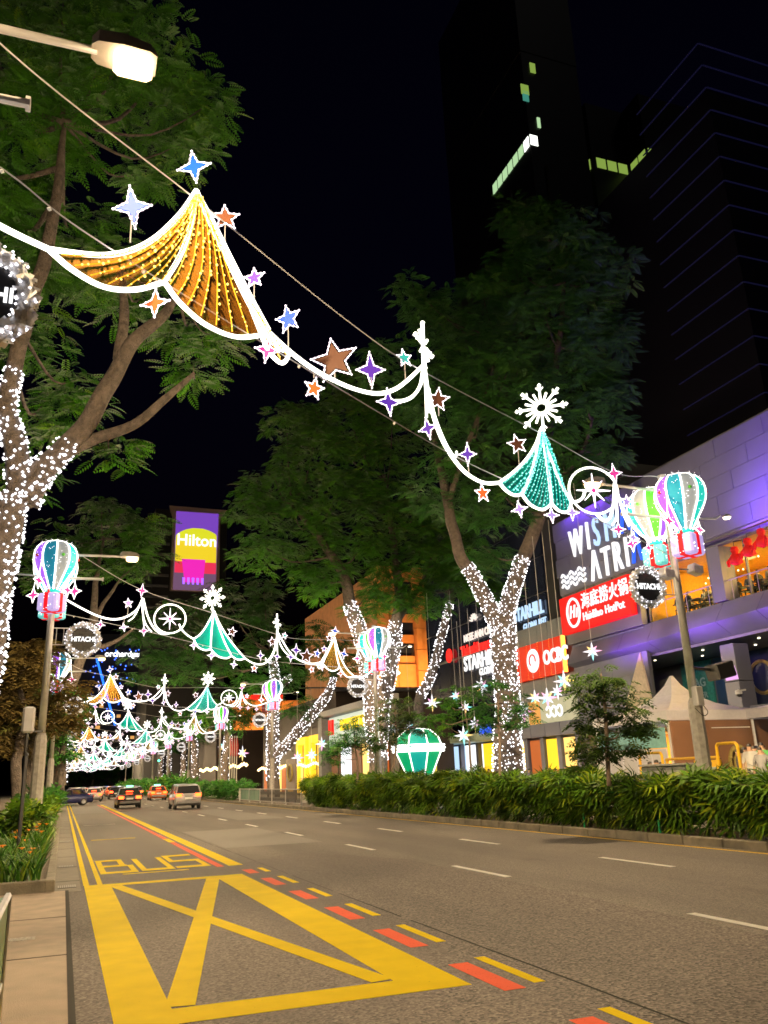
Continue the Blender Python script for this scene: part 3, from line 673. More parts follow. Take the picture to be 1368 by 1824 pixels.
def fairy(name, label, segs, n, size, seed, group='fairy lights on the street trees'):
    rr = random.Random(seed); mb = MB(); tot = sum((len(p)*max(r) for p, r in segs))
    for p, r in segs:
        L_ = [0]
        for i in range(len(p)-1): L_.append(L_[-1]+(p[i+1]-p[i]).length)
        area = L_[-1]*sum(r)/len(r); k = int(n*area)
        for q in range(k):
            s = rr.uniform(0, L_[-1]); i = max(j for j in range(len(p)-1) if L_[j] <= s); f = (s-L_[i])/max(1e-6, L_[i+1]-L_[i])
            c = p[i].lerp(p[i+1], f); t = (p[i+1]-p[i]).normalized(); u = t.cross(Vector((1, .3, 0))).normalized(); w = t.cross(u); a = rr.uniform(0, 2*math.pi)
            rad = (r[i]*(1-f)+r[i+1]*f)*1.06+size*.5
            mb.octa(c+(u*math.cos(a)+w*math.sin(a))*rad, size*rr.uniform(.7, 1.2))
    o = mb.build(name, BULBW); tag(o, label, 'fairy lights', group, 'stuff'); return o
def limb(mb, pts, rs, k=5, seed=0, n=9):
    P = smooth_path(pts, k); RR = []
    for i in range(len(P)):
        t = i/(len(P)-1)*(len(rs)-1); j = min(int(t), len(rs)-2); RR.append(rs[j]*(1-(t-j))+rs[j+1]*(t-j))
    for i, p in enumerate(P): P[i] = p+Vector((mnoise.noise(p*.9+Vector((seed, 0, 0))), mnoise.noise(p*.9+Vector((0, seed+5, 0))), 0))*min(.12, RR[i]*.6)
    mb.tube(P, RR, n); return P, RR
def tree(name, label, limbs, clumps, seed, tips=32, per=6, tm=RAIN, lm=LEAF, fs=1.0, lit=(), group='street trees', cat='tree', bark=BARK, twigs=True, fairyn=55, fsz=.034, litlab=None):
    """limbs: list of ([(px,py,Y)...],[radii]); clumps: (px,py,rpx,Y)"""
    base = px2w(*limbs[0][0][0]); root = empty(name, (base.x, base.y, .1)); inv = Vector((-base.x, -base.y, -.1))
    mb = MB(); segs = []
    for li, (pts, rs) in enumerate(limbs):
        P, RR = limb(mb, [px2w(*p) for p in pts], rs, 5, seed+li); segs.append((P, RR))
    cl = []; rng = np.random.default_rng(seed)
    for (px, py, rp, Y) in clumps:
        c = px2w(px, py, Y); cl.append((c, rp*pxscale(px, py, Y)))
    if twigs:
        for c, r in cl:      # branch from nearest limb point to clump centre
            best = min((q for P, _ in segs for q in P[len(P)//3:]), key=lambda q: (q-c).length+max(0, q.z-c.z)*1.5)
            md = best.lerp(c, .55)+Vector((0, 0, -.12*(c-best).length))
            limb(mb, [best, md, c+Vector((0, 0, r*.3))], [q_*min(1, r/1.3) for q_ in (.08, .05, .015)], 4, seed, 5)
    mb.v = [tuple(Vector(v)+inv) for v in mb.v]
    mb.build('trunk', bark, root, smooth=True)
    V, rn = crown_quads([((c+inv)[:], r) for c, r in cl], rng, tips, per, tm, fscale=fs)
    obj('crown', quadmesh('crown', V, rn, lm), root)
    tag(root, label, cat, group)
    if lit:
        sg = []
        for li, a, b in lit:
            P, RR = segs[li]; i0, i1 = int(a*(len(P)-1)), int(b*(len(P)-1)); sg.append((P[i0:i1+1], RR[i0:i1+1]))
        fairy('fairy_lights', litlab or ('white fairy lights wound round '+label), sg, fairyn, fsz, seed)
    return root
tree('rain_tree', 'big rain tree leaning over the planted bed beside the largest street lamp',
     [([(-110, 1560, 18), (-84, 1400, 18), (-40, 1200, 18), (-12, 1060, 18), (10, 950, 18), (28, 885, 18)], [.52, .44, .34, .31, .30, .30]),
      ([(36, 900, 18), (24, 800, 18), (10, 720, 18), (30, 640, 17.8), (48, 560, 17.6), (75, 470, 17.4), (100, 360, 17), (115, 220, 17)], [.30, .24, .20, .17, .17, .15, .12, .05]),
      ([(40, 890, 18), (75, 838, 18), (112, 806, 18), (152, 758, 17.8), (190, 690, 17.5), (232, 615, 17.2), (290, 560, 17), (318, 520, 17)], [.34, .26, .23, .21, .19, .16, .12, .05]),
      ([(118, 806, 18), (170, 782, 18), (235, 758, 17.6), (290, 712, 17.2), (345, 665, 17)], [.15, .13, .11, .09, .04]),
      ([(215, 640, 17.4), (222, 560, 17.4), (212, 480, 17.4)], [.14, .11, .05])],
     [(40, 230, 125, 18), (170, 150, 120, 18.5), (285, 150, 95, 19), (375, 195, 48, 19), (120, 430, 95, 20.5), (30, 420, 105, 19), (50, 600, 75, 21), (190, 480, 60, 20.5), (255, 540, 55, 20), (340, 585, 48, 19.5), (385, 605, 30, 19), (345, 655, 30, 18.5), (75, 740, 65, 21.5),
      (140, 690, 55, 21), (195, 800, 28, 19), (-60, 300, 120, 18), (110, 30, 110, 19), (240, 40, 80, 20), (-20, 100, 120, 19), (250, 320, 45, 20.5), (320, 270, 50, 20), (30, 840, 45, 21.5), (300, 470, 40, 20.5)],
     11, tips=34, fs=.74, lit=((0, 0, 1), (1, 0, .42), (2, 0, .36)), fairyn=430, fsz=.029, litlab='white fairy lights densely wound round the leaning trunk beside the planted bed')
tree('rain_tree', 'forked rain tree with fairy-lit trunk between the hot pot mall and the dark glass block',
     [([(908, 1420, 31), (905, 1340, 31), (903, 1240, 31), (897, 1160, 31), (893, 1095, 31)], [.68, .58, .48, .50, .52]),
      ([(890, 1120, 31), (862, 1065, 31), (838, 1020, 31), (822, 990, 31), (806, 930, 31.5), (790, 860, 32), (770, 760, 33), (760, 690, 33)], [.36, .32, .28, .26, .24, .2, .14, .05]),
      ([(896, 1120, 31), (910, 1065, 31), (924, 1015, 31), (938, 975, 30.8), (962, 910, 30.5), (975, 830, 30), (985, 700, 30), (1000, 560, 30), (1010, 440, 30)], [.38, .34, .32, .31, .27, .22, .17, .12, .05]),
      ([(962, 915, 30.5), (995, 860, 31), (1040, 800, 31), (1060, 720, 31)], [.15, .12, .09, .04]), ([(800, 890, 31.5), (830, 800, 31), (870, 690, 31), (890, 600, 31)], [.14, .11, .08, .04])],
     [(1000, 440, 80, 30), (1055, 500, 75, 30), (925, 500, 75, 31), (975, 590, 95, 29.5), (1065, 620, 70, 30), (860, 540, 65, 32), (905, 690, 95, 30), (1045, 730, 80, 30.5), (1085, 700, 40, 30.5), (825, 630, 75, 32), (775, 560, 55, 33), (735, 520, 40, 33),
      (1005, 840, 60, 31), (855, 770, 85, 31), (780, 700, 75, 32.5), (705, 650, 55, 33.5), (890, 890, 65, 31), (805, 870, 75, 32), (960, 760, 60, 29), (1045, 860, 45, 31), (1080, 810, 40, 31), (950, 400, 50, 31), (1090, 580, 35, 30), (860, 985, 45, 32), (930, 380, 40, 32)],
     12, tips=36, fs=.85, lm=LEAFD, lit=((0, .12, 1), (1, 0, .36), (2, 0, .33)), fairyn=330, fsz=.030, litlab='white fairy lights wound round the forked trunk in front of the dark glass block')
tree('rain_tree', 'twin-stemmed rain tree with fairy-lit trunks in front of the orange stone tower',
     [([(676, 1430, 45.5), (672, 1340, 45.5), (664, 1260, 45.5), (656, 1180, 45.5), (640, 1120, 45.5), (628, 1085, 45.5), (610, 1020, 46), (560, 950, 46), (520, 900, 46)], [.55, .52, .5, .48, .42, .38, .3, .2, .06]),
      ([(672, 1330, 45.3), (684, 1240, 45), (694, 1180, 45), (706, 1118, 45), (712, 1060, 45), (700, 960, 45), (690, 860, 45)], [.48, .44, .42, .36, .3, .2, .06]), ([(706, 1110, 45), (745, 1050, 45), (770, 990, 45)], [.2, .13, .05])],
     [(700, 745, 80, 44), (625, 770, 65, 45), (560, 810, 70, 46), (490, 870, 55, 46), (445, 905, 42, 46), (525, 940, 70, 46), (605, 890, 75, 45), (685, 850, 75, 44), (745, 930, 70, 44), (645, 985, 70, 45), (565, 1030, 55, 46), (700, 1040, 55, 44),
      (510, 750, 42, 47), (780, 1000, 55, 44), (755, 1075, 45, 44), (460, 980, 45, 46), (620, 690, 55, 46), (560, 740, 40, 47), (650, 1075, 35, 46), (830, 1040, 35, 43)],
     13, tips=38, fs=.85, lm=LEAF, lit=((0, .1, .66), (1, 0, .55)), fairyn=240, fsz=.034, litlab='white fairy lights wound round the twin trunks behind the hedge and second hedge-side lamp')
tree('rain_tree', 'slender slanting tree with fairy-lit trunk crossing the orange tower',
     [([(738, 1400, 44.5), (746, 1260, 45), (760, 1220, 45), (782, 1150, 45), (798, 1090, 45), (806, 1040, 45), (815, 960, 45)], [.3, .29, .27, .25, .23, .18, .06])],
     [(820, 940, 45, 45), (850, 1020, 45, 45), (800, 1010, 40, 45), (880, 1050, 30, 45), (770, 960, 40, 45)], 14, tips=40, lit=((0, .25, .75),), fairyn=260, fsz=.032, litlab='white fairy lights wound round the slender slanting trunk before the orange tower')
tree('rain_tree', 'dark spreading tree beyond the railing with two fairy-lit slanting trunks',
     [([(487, 1420, 72), (486, 1330, 72), (487, 1260, 72), (490, 1200, 72), (480, 1160, 72)], [.55, .5, .45, .4, .2]), ([(492, 1345, 72), (515, 1322, 71), (548, 1282, 70), (582, 1240, 69), (600, 1190, 69)], [.42, .42, .40, .36, .15]),
      ([(490, 1230, 72), (505, 1215, 72), (520, 1205, 72)], [.3, .3, .2])],
     [(440, 1130, 62, 72), (360, 1180, 62, 74), (520, 1190, 52, 71), (300, 1150, 50, 75), (260, 1185, 42, 76), (400, 1070, 52, 74), (330, 1095, 52, 75), (570, 1140, 45, 70), (470, 1060, 45, 73), (610, 1180, 35, 69), (450, 1220, 40, 73), (250, 1115, 35, 76), (540, 1255, 25, 70)],
     15, tips=26, tm=RAIN2, lm=LEAFD, fs=1.0, lit=((0, .1, .9), (1, 0, .9), (2, 0, 1)), fairyn=140, fsz=.042, litlab='white fairy lights wound round the slanting trunks beyond the railing')
tree('rain_tree', 'tall tree with thin forked boughs behind the second bed-side lamp',
     [([(92, 1420, 62), (105, 1300, 62), (140, 1180, 62), (165, 1110, 62), (170, 1040, 62), (185, 960, 62)], [.5, .45, .38, .3, .2, .08]), ([(162, 1120, 62), (185, 1075, 62), (215, 1030, 62)], [.2, .15, .06]), ([(150, 1160, 62), (200, 1145, 62), (240, 1118, 62)], [.2, .15, .06])],
     [(205, 945, 60, 62), (250, 985, 42, 62), (160, 1000, 42, 62), (115, 960, 48, 63), (225, 1010, 40, 63), (180, 915, 40, 62), (70, 1010, 50, 64), (260, 940, 28, 62)],
     16, tips=26, tm=RAIN2, lm=LEAF, bark=BARK)
tree('fig_tree', 'brown-leaved tree in the planted bed behind the grey signal box', [([(28, 1440, 38), (30, 1380, 38), (38, 1320, 38), (42, 1260, 38), (30, 1200, 38)], [.24, .22, .2, .15, .05]), ([(50, 1440, 39), (52, 1360, 39), (62, 1290, 39), (80, 1230, 39)], [.2, .18, .12, .04])],
     [(30, 1190, 45, 38), (72, 1165, 38, 38), (105, 1225, 32, 37.5), (45, 1265, 40, 38), (112, 1265, 24, 38), (12, 1310, 35, 38), (85, 1290, 28, 38), (20, 1240, 40, 39)], 17, tips=34, tm=BROAD, lm=LEAFB, fs=1.5)
tree('fig_tree', 'leafy green tree further along the planted bed', [([(108, 1410, 60), (112, 1340, 60), (118, 1280, 60)], [.25, .2, .06]), ([(72, 1410, 62), (76, 1340, 62), (88, 1270, 62)], [.25, .2, .06])],
     [(118, 1275, 24, 60), (105, 1310, 22, 60), (90, 1260, 26, 62), (125, 1240, 18, 60), (75, 1300, 24, 62), (112, 1345, 14, 60)], 18, tips=34, tm=BROAD, lm=LEAFD, fs=1.6)
for k, (px, Y, top, rp, lean) in enumerate(((398, 98, 1285, 26, 8), (350, 122, 1300, 24, -4), (325, 147, 1312, 20, 4), (300, 172, 1325, 18, 2), (286, 200, 1335, 16, 2))):
    tree('rain_tree', 'street tree with fairy-lit trunk far beyond the railing', [([(px, 1395, Y), (px+lean*.5, 1360, Y), (px+lean, top+20, Y), (px+lean*1.3, top, Y)], [.5, .45, .38, .1])],
         [(px+lean, top-20, rp, Y), (px-rp, top-5, rp*.8, Y), (px+rp, top-8, rp*.8, Y), (px-10, top-40, rp*.8, Y), (px+rp*1.6, top-30, rp*.7, Y)], 20+k, tips=10, tm=RAIN2*1.7, lm=LEAFD, lit=((0, .1, 1),), fairyn=34, fsz=.058, litlab='white fairy lights on a far trunk beyond the railing', group='far street trees')
for k, (px, Y, top, rp) in enumerate(((112, 88, 1265, 20), (108, 115, 1300, 18), (106, 145, 1320, 16), (104, 180, 1335, 14))):
    tree('rain_tree', 'street tree with fairy-lit trunk far along the planted bed', [([(px-4, 1400, Y), (px-2, 1360, Y), (px+2, top+20, Y), (px+4, top, Y)], [.5, .45, .38, .1])],
         [(px+2, top-15, rp, Y), (px-rp, top, rp*.9, Y), (px+rp*.8, top-6, rp*.6, Y), (px-12, top-32, rp*.9, Y)], 30+k, tips=10, tm=RAIN2*1.7, lm=LEAFD, lit=((0, .1, 1),), fairyn=34, fsz=.058, litlab='white fairy lights on a far trunk along the planted bed', group='far street trees')
# young trees behind the hedge
YB = mat('young_bark', (.12, .09, .07), .9, var=.3)
for k, (label, lm, limbs, cl, tp, fs) in enumerate((
    ('bushy dark young tree in front of the red bank sign', LEAFY, [([(1085, 1400, 18.6), (1082, 1330, 18.6), (1078, 1260, 18.6), (1070, 1200, 18.6)], [.06, .055, .045, .02])],
     [(1072, 1205, 28, 18.6), (1045, 1235, 28, 18.8), (1105, 1255, 34, 18.4), (1060, 1280, 34, 18.6), (1110, 1305, 36, 18.6), (1070, 1330, 34, 18.6), (1125, 1335, 24, 18.5), (1040, 1345, 24, 18.8), (1095, 1225, 22, 18.6), (1145, 1290, 16, 18.4)], 85, .8),
    ('young tree with gold-tinged leaves beside the teal balloon', LEAFY, [([(695, 1420, 38), (700, 1370, 38), (706, 1320, 38), (704, 1270, 38)], [.07, .06, .05, .02])], [(705, 1260, 30, 38), (680, 1285, 25, 38), (735, 1290, 25, 38), (705, 1310, 25, 38), (668, 1320, 20, 38), (725, 1265, 25, 38)], 55, .9),
    ('young tree below the luxury shop sign', LEAFD, [([(635, 1420, 40), (637, 1370, 40), (632, 1330, 40)], [.07, .06, .03])], [(635, 1310, 28, 40), (610, 1320, 25, 40), (660, 1325, 20, 40), (600, 1345, 18, 40), (630, 1285, 20, 40)], 50, .9),
    ('young tree with star lanterns under the department store letters', LEAF, [([(842, 1400, 34), (838, 1350, 34), (834, 1300, 34), (826, 1260, 34)], [.06, .05, .04, .02])], [(800, 1260, 28, 35), (825, 1235, 25, 35), (775, 1285, 22, 35), (845, 1275, 22, 34), (800, 1300, 20, 35)], 50, .9),
    ('dark young tree leafing out across the fairy-lit forked trunk', LEAFD, [([(892, 1400, 27.5), (890, 1340, 27.5), (888, 1280, 27.5), (886, 1220, 27.5)], [.06, .05, .04, .02])], [(880, 1225, 28, 27.5), (855, 1250, 24, 28), (915, 1245, 24, 27.5), (900, 1275, 28, 27.5), (865, 1290, 24, 28), (930, 1285, 18, 27), (940, 1262, 14, 27)], 60, .8),
    ('thin sapling at the end of the hedge', LEAFD, [([(602, 1420, 44), (603, 1370, 44), (600, 1330, 44)], [.06, .05, .02])], [(600, 1330, 22, 44), (585, 1345, 16, 44), (615, 1310, 16, 44)], 50, .9))):
    tree('young_tree', label, limbs, cl, 40+k, tips=tp*.34, per=4, tm=BROAD, lm=lm, fs=fs*.95, group='young trees behind the hedge', bark=YB)

def fan_template(n=8, L_=.42, w=.062):
    q = []
    for i in range(n):
        a = R(-100+200*i/(n-1)); d = np.array((math.cos(a), math.sin(a), 0)); p = np.array((-d[1], d[0], 0))*w/2
        l = L_*(1-.18*abs(i/(n-1)-.5)); m1 = d*l*.5+np.array((0, 0, .02)); e = d*l+np.array((0, 0, -.32*l))
        q.append([d*.01, m1+p, e, m1-p])
    return np.array(q)
def fan_cloud(pos, out, rng, tmpl, s0=.75, s1=1.25):
    k = len(pos); ax = norm(out+rng.normal(size=(k, 3))*.55); up = norm(np.array((0, 0, 1.))+rng.normal(size=(k, 3))*.35)
    Fm = frames(ax, up); V = np.einsum('kij,qvj->kqvi', Fm, tmpl)*rng.uniform(s0, s1, (k, 1, 1, 1))+pos[:, None, None, :]
    return V.reshape(-1, 4, 3), np.repeat(rng.random(k), tmpl.shape[0])
HEDGE = leafmat('lady_palm_leaf', (.008, .030, .003), (.060, .125, .008), (.22, .27, .016), .18, .30)
def hedge_run(name, label, x0, x1, y0, y1, h, per_m, seed, m=HEDGE, tm=None, kind='stuff', cat='hedge', s=(.75, 1.25)):
    rng = np.random.default_rng(seed); n = int((y1-y0)*per_m); t = rng.random(n); y = y0+(y1-y0)*rng.random(n)
    hh = h*(.80+.22*np.clip((y-12)/20, 0, 1)+.07*np.sin(y*.9)+.05*np.sin(y*2.3+1)+.04*np.sin(y*5.1))
    face = t < .62
    z = np.where(face, .22+(hh-.25)*rng.random(n)**.7, hh*(.80+.25*rng.random(n))); x = np.where(face, x0+.02+.55*np.clip(1-z/hh, 0, 1)+.30*rng.random(n)+.14*np.sin(y*1.7)+.08*np.sin(y*4.3), x0+(x1-x0)*rng.random(n))
    out = np.where(face[:, None], np.stack([-np.ones(n), rng.normal(size=n)*.5, .15+.4*rng.random(n)], -1), np.stack([rng.normal(size=n)*.7-.3, rng.normal(size=n)*.7, .7*np.ones(n)], -1))
    V, rn = fan_cloud(np.stack([x, y, z], -1), out, rng, fan_template() if tm is None else tm, *s)
    base = Vector((x0, y0, .1)); V = V-np.array(base)
    o = obj(name, quadmesh(name, V, rn, m), None, base); tag(o, label, cat, None, kind); return o
hedge_run('hedge', 'thick lady palm hedge along the right kerb in front of the plaza', 13.25, 15.1, 8, 50.5, 1.45, 150, 51, s=(.85, 1.3))
hedge_run('hedge', 'lower clipped shrubs along the kerb beyond the green railing', 13.25, 15.1, 72, 104, 1.3, 45, 52, LEAFD, BROAD, s=(.9, 1.6))
hedge_run('hedge', 'far dark shrubs along the kerb where the cars queue', 13.3, 15.1, 108, 230, 1.5, 16, 53, LEAFD, BROAD*1.8, s=(1, 2))
# planted bed on the left: strap leaves and flowers
def strap_quads(pos, rng, L0=.45, L1=.85, w=.045, n=4):
    Q = []; Rn = []
    for p in pos:
        a = rng.random()*2*math.pi; L_ = rng.uniform(L0, L1); d = np.array((math.cos(a), math.sin(a), 0)); sd = np.array((-d[1], d[0], 0)); bend = rng.uniform(.4, 1.3); r0 = rng.random()
        prev = None
        for i in range(n+1):
            t = i/n; c = p+d*L_*(.25*t+.55*t*t*bend*.7)+np.array((0, 0, L_*(t-.42*bend*t*t))); ww = w*(1-.85*t**2)*(.7+.6*rng.random()*0+.2)
            cur = (c-sd*ww/2, c+sd*ww/2)
            if prev is not None: Q.append([prev[0], prev[1], cur[1], cur[0]]); Rn.append(r0)
            prev = cur
    return np.array(Q), np.array(Rn)
rng = np.random.default_rng(60); n = 3400
yy = 16.75+34*rng.random(n)**1.5; xx = -.28-3.4*rng.random(n)**1.1
V, rn = strap_quads(np.stack([xx, yy, np.full(n, .17)], -1), rng)
tag(obj('strap_leaf_plants', quadmesh('strap_leaf_plants', V, rn, leafmat('strap_leaf', (.010, .040, .004), (.038, .11, .008), (.15, .20, .02), .2, .3))), 'mass of green strap-leaved plants filling the bed behind the left kerb', 'plants', None, 'stuff')
hedge_run('shrub_row', 'dense green shrubs in the left bed between two lamp posts', -1.3, -.25, 27, 34, 1.0, 130, 61, HEDGE, BROAD, cat='shrubs')
hedge_run('shrub_row', 'darker shrubs along the far part of the left bed', -1.3, -.25, 36, 100, 1.1, 26, 62, LEAFD, BROAD*1.5, cat='shrubs')
FLO = leafmat('orange_petal', (.75, .18, .01), (.85, .30, .02), None, .3)
for k in range(26):
    y = 16.9+12*rng.random()**1.6; x = -.35-1.9*rng.random(); h = rng.uniform(.38, .62)
    f = empty('orange_lily', (x, y, .16)); MB().tube([(0, 0, 0), (.02, .02, h*.6), (.03, -.03, h)], .007, 4).build('stem', MATS['strap_leaf'], f)
    Q = []
    for j in range(6):
        a = j*math.pi/3+rng.random()*.4; d = np.array((math.cos(a), math.sin(a), 0)); sd = np.array((-d[1], d[0], 0)); c = np.array((.03, -.03, h))
        Q.append([c, c+d*.045+sd*.025+np.array((0, 0, .045)), c+d*.095+np.array((0, 0, .035)), c+d*.045-sd*.025+np.array((0, 0, .045))])
    obj('petals', quadmesh('petals', np.array(Q), rng.random(6), FLO), f)
    tag(f, 'orange lily flower rising from the strap leaves of the left bed', 'flower', 'orange lilies in the left bed')

# ------------------------------------------------------------------ buildings
CLAD = mat('grey_cladding', (.10, .105, .15), .45, .1, var=.10, scale=.6); CLAD2 = mat('dark_cladding', (.09, .095, .105), .45, .2, var=.12, scale=.7)
DGLASS = mat('dark_curtain_glass', (.012, .016, .035), .12, 0, var=.3, scale=.4, spec=.6); NAVY = mat('navy_poster', (.008, .02, .055), .5, var=.4, scale=.8)
WARMW = mat('warm_plaster', (.80, .42, .045), .8, var=.1); STONE = mat('orange_granite', (.50, .22, .09), .7, var=.15, scale=1.2, bump=.1)
SIGNR = em('sign_red', (.85, .008, .006), .62, True); SIGNW = em('sign_white', (1, 1, 1), .62, False); SIGNB = em('sign_blue', (.03, .12, .9), .7, False); SIGNC = em('sign_pale_blue', (.50, .72, 1), .6, False)
WARML = em('warm_panel_light', (1, .60, .15), .8, True); WARM2 = em('warm_bulb', (1, .72, .28), 12, False); YLIT = em('yellow_shop_light', (1, .55, .02), .75, True)
GLASS = glassmat('shop_glass')
def area(name, loc, rot, sx, sy_, power, col, parent=None):
    la = bpy.data.lights.new(name, 'AREA'); la.shape = 'RECTANGLE'; la.size = sx; la.size_y = sy_; la.energy = power; la.color = col
    o = bpy.data.objects.new(name, la); COL.objects.link(o); o.location = loc; o.rotation_euler = rot
    if parent is not None: o.parent = parent
    return o
def room(b, x0, x1, y0, y1, z0, z1, wm, power, col, npan=0, name='interior_wall', glass=True):
    MB().box(x1-.12, x1, y0, y1, z0, z1).build('back_wall', wm, b); MB().box(x0+.1, x1-.12, y0, y1, z1-.12, z1).build('ceiling', wm, b); MB().box(x0+.1, x1-.12, y0, y1, z0, z0+.08).build('floor_slab', CLAD2, b)
    for y in (y0, y1): MB().box(x0+.1, x1-.12, y-.06, y+.06, z0+.08, z1-.12).build('side_wall', wm, b)
    n = max(1, int((y1-y0)/6)); mb = MB()
    for k in range(n):
        y = y0+(y1-y0)*(k+.5)/n; o = MB().rbox(((x0+x1)/2, y, z1-.16), 1.6, .5, .06).build('ceiling_light', WARML, b)
        area('ceiling_lamp', ((x0+x1)/2, y, z1-.22), (0, 0, 0), 1.5, 1.5, power/n, col, o)
    if npan:
        for k in range(npan):
            ya, yb = y0+(y1-y0)*k/npan, y0+(y1-y0)*(k+1)/npan
            if glass: MB().box(x0+.02, x0+.035, ya+.04, yb-.04, z0+.05, z1-.05).build('window_pane', GLASS, b)
            MB().box(x0-.03, x0+.08, yb-.035, yb+.035, z0, z1).build('mullion', DGREY, b)
def panel_wall(b, X, y0, y1, z0, z1, pw, ph, m, stagger=.5, name='wall_panel', th=.06, back=True):
    rows = max(1, round((z1-z0)/ph)); ph = (z1-z0)/rows; g = .012
    for r in range(rows):
        y = y0-(r*stagger % 1)*pw
        while y < y1-1e-6:
            a, c = max(y, y0), min(y+pw, y1)
            if c-a > .15: MB().box(X, X+th+random.uniform(-.012, .012), a+g, c-g, z0+r*ph+g, z0+(r+1)*ph-g).build(name, m, b)
            y += pw
    if back: MB().box(X+.03, X+.25, y0+.05, y1-.05, z0, z1).build('wall_core', CLAD2, b)
# --- the mall with the hot pot sign
class Root:
    """collect parts built in world space and hang them under an Empty at the base"""
    def __init__(s, name, base, label, cat='building', group=None):
        s.o = empty(name, base); tag(s.o, label, cat, group); s.base = Vector(base)
    def __enter__(s): s.n0 = set(CH.get(s.o.name, [])); return s.o
    def __exit__(s, *a):
        for c in CH.get(s.o.name, []): c.location = c.location-s.base
with Root('shopping_mall', (27, 26, .13), 'grey angular shopping mall with red hot pot sign and glowing restaurant storey') as b:
    panel_wall(b, 26.6, 20.4, 33.2, 11.35, 15.7, 2.9, .87, CLAD, .37)
    MB().box(26.62, 40, 33.2, 41.2, 11.35, 15.7).build('upper_block', CLAD2, b); MB().box(26.95, 40, 20.4, 33.2, 15.72, 15.95).build('roof', CLAD2, b)
    # sign facet with the mall's name
    panel_wall(b, 26.3, 33.25, 41.2, 11.2, 15.5, 2.6, 1.1, CLAD, .5, back=False)
    for s, y, z, m in (('W', 38.7, 13.75, SIGNW), ('I', 37.55, 13.8, SIGNW), ('S', 36.75, 13.8, SIGNC), ('M', 35.5, 13.8, SIGNC), ('Λ', 34.2, 13.85, SIGNB), ('Λ', 37.2, 12.0, SIGNW), ('T', 36.15, 12.0, SIGNW), ('R', 35.15, 12.05, SIGNW), ('I', 34.35, 12.05, SIGNW), ('Λ', 33.55, 12.1, SIGNB)):
        text(s, 2.25, m, b, (26.2, y, z), FACE_X, name='sign_letter', bold=.0, depth=.14, sx=.58)
    for k in range(3):
        mb = MB()
        for r in range(3): mb.tube(smooth_path([(26.2, 40.6-k*.85-t*.72, 11.6+r*.30+.13*math.sin(t*2*math.pi)+.02*k) for t in np.linspace(0, 1, 9)], 2), .07, 5)
        mb.build('wave_emblem', SIGNW, b)
    # red hot pot sign
    MB().box(26.15, 26.5, 34.5, 41.0, 8.95, 11.0).build('sign_box', SIGNR, b)
    [text(ch, .92, SIGNW, b, (26.08, 38.3-i_*.86, 10.35), FACE_X, name='sign_letter', bold=.004, depth=.06, sx=.9) for i_, ch in enumerate('海底捞火锅')]; text('Haidilao', .62, SIGNW, b, (26.08, 37.75, 9.55), FACE_X, bold=.0, depth=.06, sx=.92); text('HotPot', .62, SIGNW, b, (26.08, 35.75, 9.55), FACE_X, bold=.0, depth=.06, sx=.92)
    mb = MB(); mb.tube([(26.1, 39.6+.62*math.cos(a), 9.98+.78*math.sin(a)) for a in np.linspace(0, 2*math.pi, 24, False)], .075, 5, closed=True); mb.build('sign_ring', SIGNW, b)
    text('H', .95, SIGNW, b, (26.08, 39.72, 10.0), FACE_X, name='sign_letter', bold=.02, depth=.06, sx=.8, shear=.3); text('l', .7, SIGNW, b, (26.08, 39.28, 9.9), FACE_X, name='sign_letter', bold=.02, depth=.06, sx=.8, shear=.3)
    MB().box(26.55, 26.9, 34.3, 41.2, 8.4, 11.35).build('sign_wall', CLAD2, b)
    for k in range(4): MB().box(26.3, 26.56, 34.4+k*1.65, 35.95+k*1.65, 11.02, 11.19).build('fascia_panel', DGREY, b)
    # restaurant storey
    room(b, 27.0, 33, 20.5, 34.2, 8.45, 11.3, WARMW, 2600, (1, .55, .10), 6)
    MB().box(26.7, 27.0, 20.5, 34.2, 10.95, 11.34).build('lintel', CLAD2, b)
    for y in (21.5, 28.6): MB().box(26.75, 27.5, y, y+.75, 8.5, 10.95).build('column', CLAD, b)
    rr = random.Random(4)
    for k in range(26): MB().octa((rr.uniform(27.6, 31), rr.uniform(21, 34), rr.uniform(10.2, 10.9)), .055).build('pendant_bulb', WARM2, b)
    mb = MB(); mb.tube([(26.9, 20.6, 9.35), (26.9, 34, 9.35)], .025, 5)
    for k in range(9): mb.tube([(26.9, 20.8+k*1.5, 8.45), (26.9, 20.8+k*1.5, 9.35)], .015, 4)
    mb.build('balustrade', STEELD, b)
    # parapet of folded facets
    def facet(pts, m, name='facet_panel'):
        mb = MB(); n = len(pts); P = [Vector(p) for p in pts]; nr = (P[1]-P[0]).cross(P[2]-P[0]).normalized()*.08
        mb.add([p for p in P]+[p+nr for p in P], [tuple(range(n)), tuple(range(2*n-1, n-1, -1))]+[(i, n+i, n+(i+1) % n, (i+1) % n) for i in range(n)]); mb.build(name, m, b)
    for k in range(3, 12):
        ya, yb = 12+k*2.42, 12+(k+1)*2.42-.03
        ka, kb = 7.75-.02*k, 7.75-.02*(k+1)
        facet([(26.85, yb, 8.45), (26.85, ya, 8.45), (26.25, ya, 7.75-(k-4)*.06), (26.25, yb, 7.75-(k-3)*.06)], CLAD)
        facet([(26.25, yb, 7.73-(k-3)*.06), (26.25, ya, 7.73-(k-4)*.06), (27.1, ya, 6.98), (27.1, yb, 6.98)], CLAD)
    MB().box(27.1, 33, 19.3, 41, 6.85, 6.97).build('soffit', CLAD2, b)
    for k in range(7): MB().lathe([(.06, -.02), (.06, .02), (.005, .021)], 8, (28.2+(k % 2)*1.5, 25+k*1.8, 6.84)).build('downlight', em('downlight_lens', (1, .85, .6), 6, False), b)
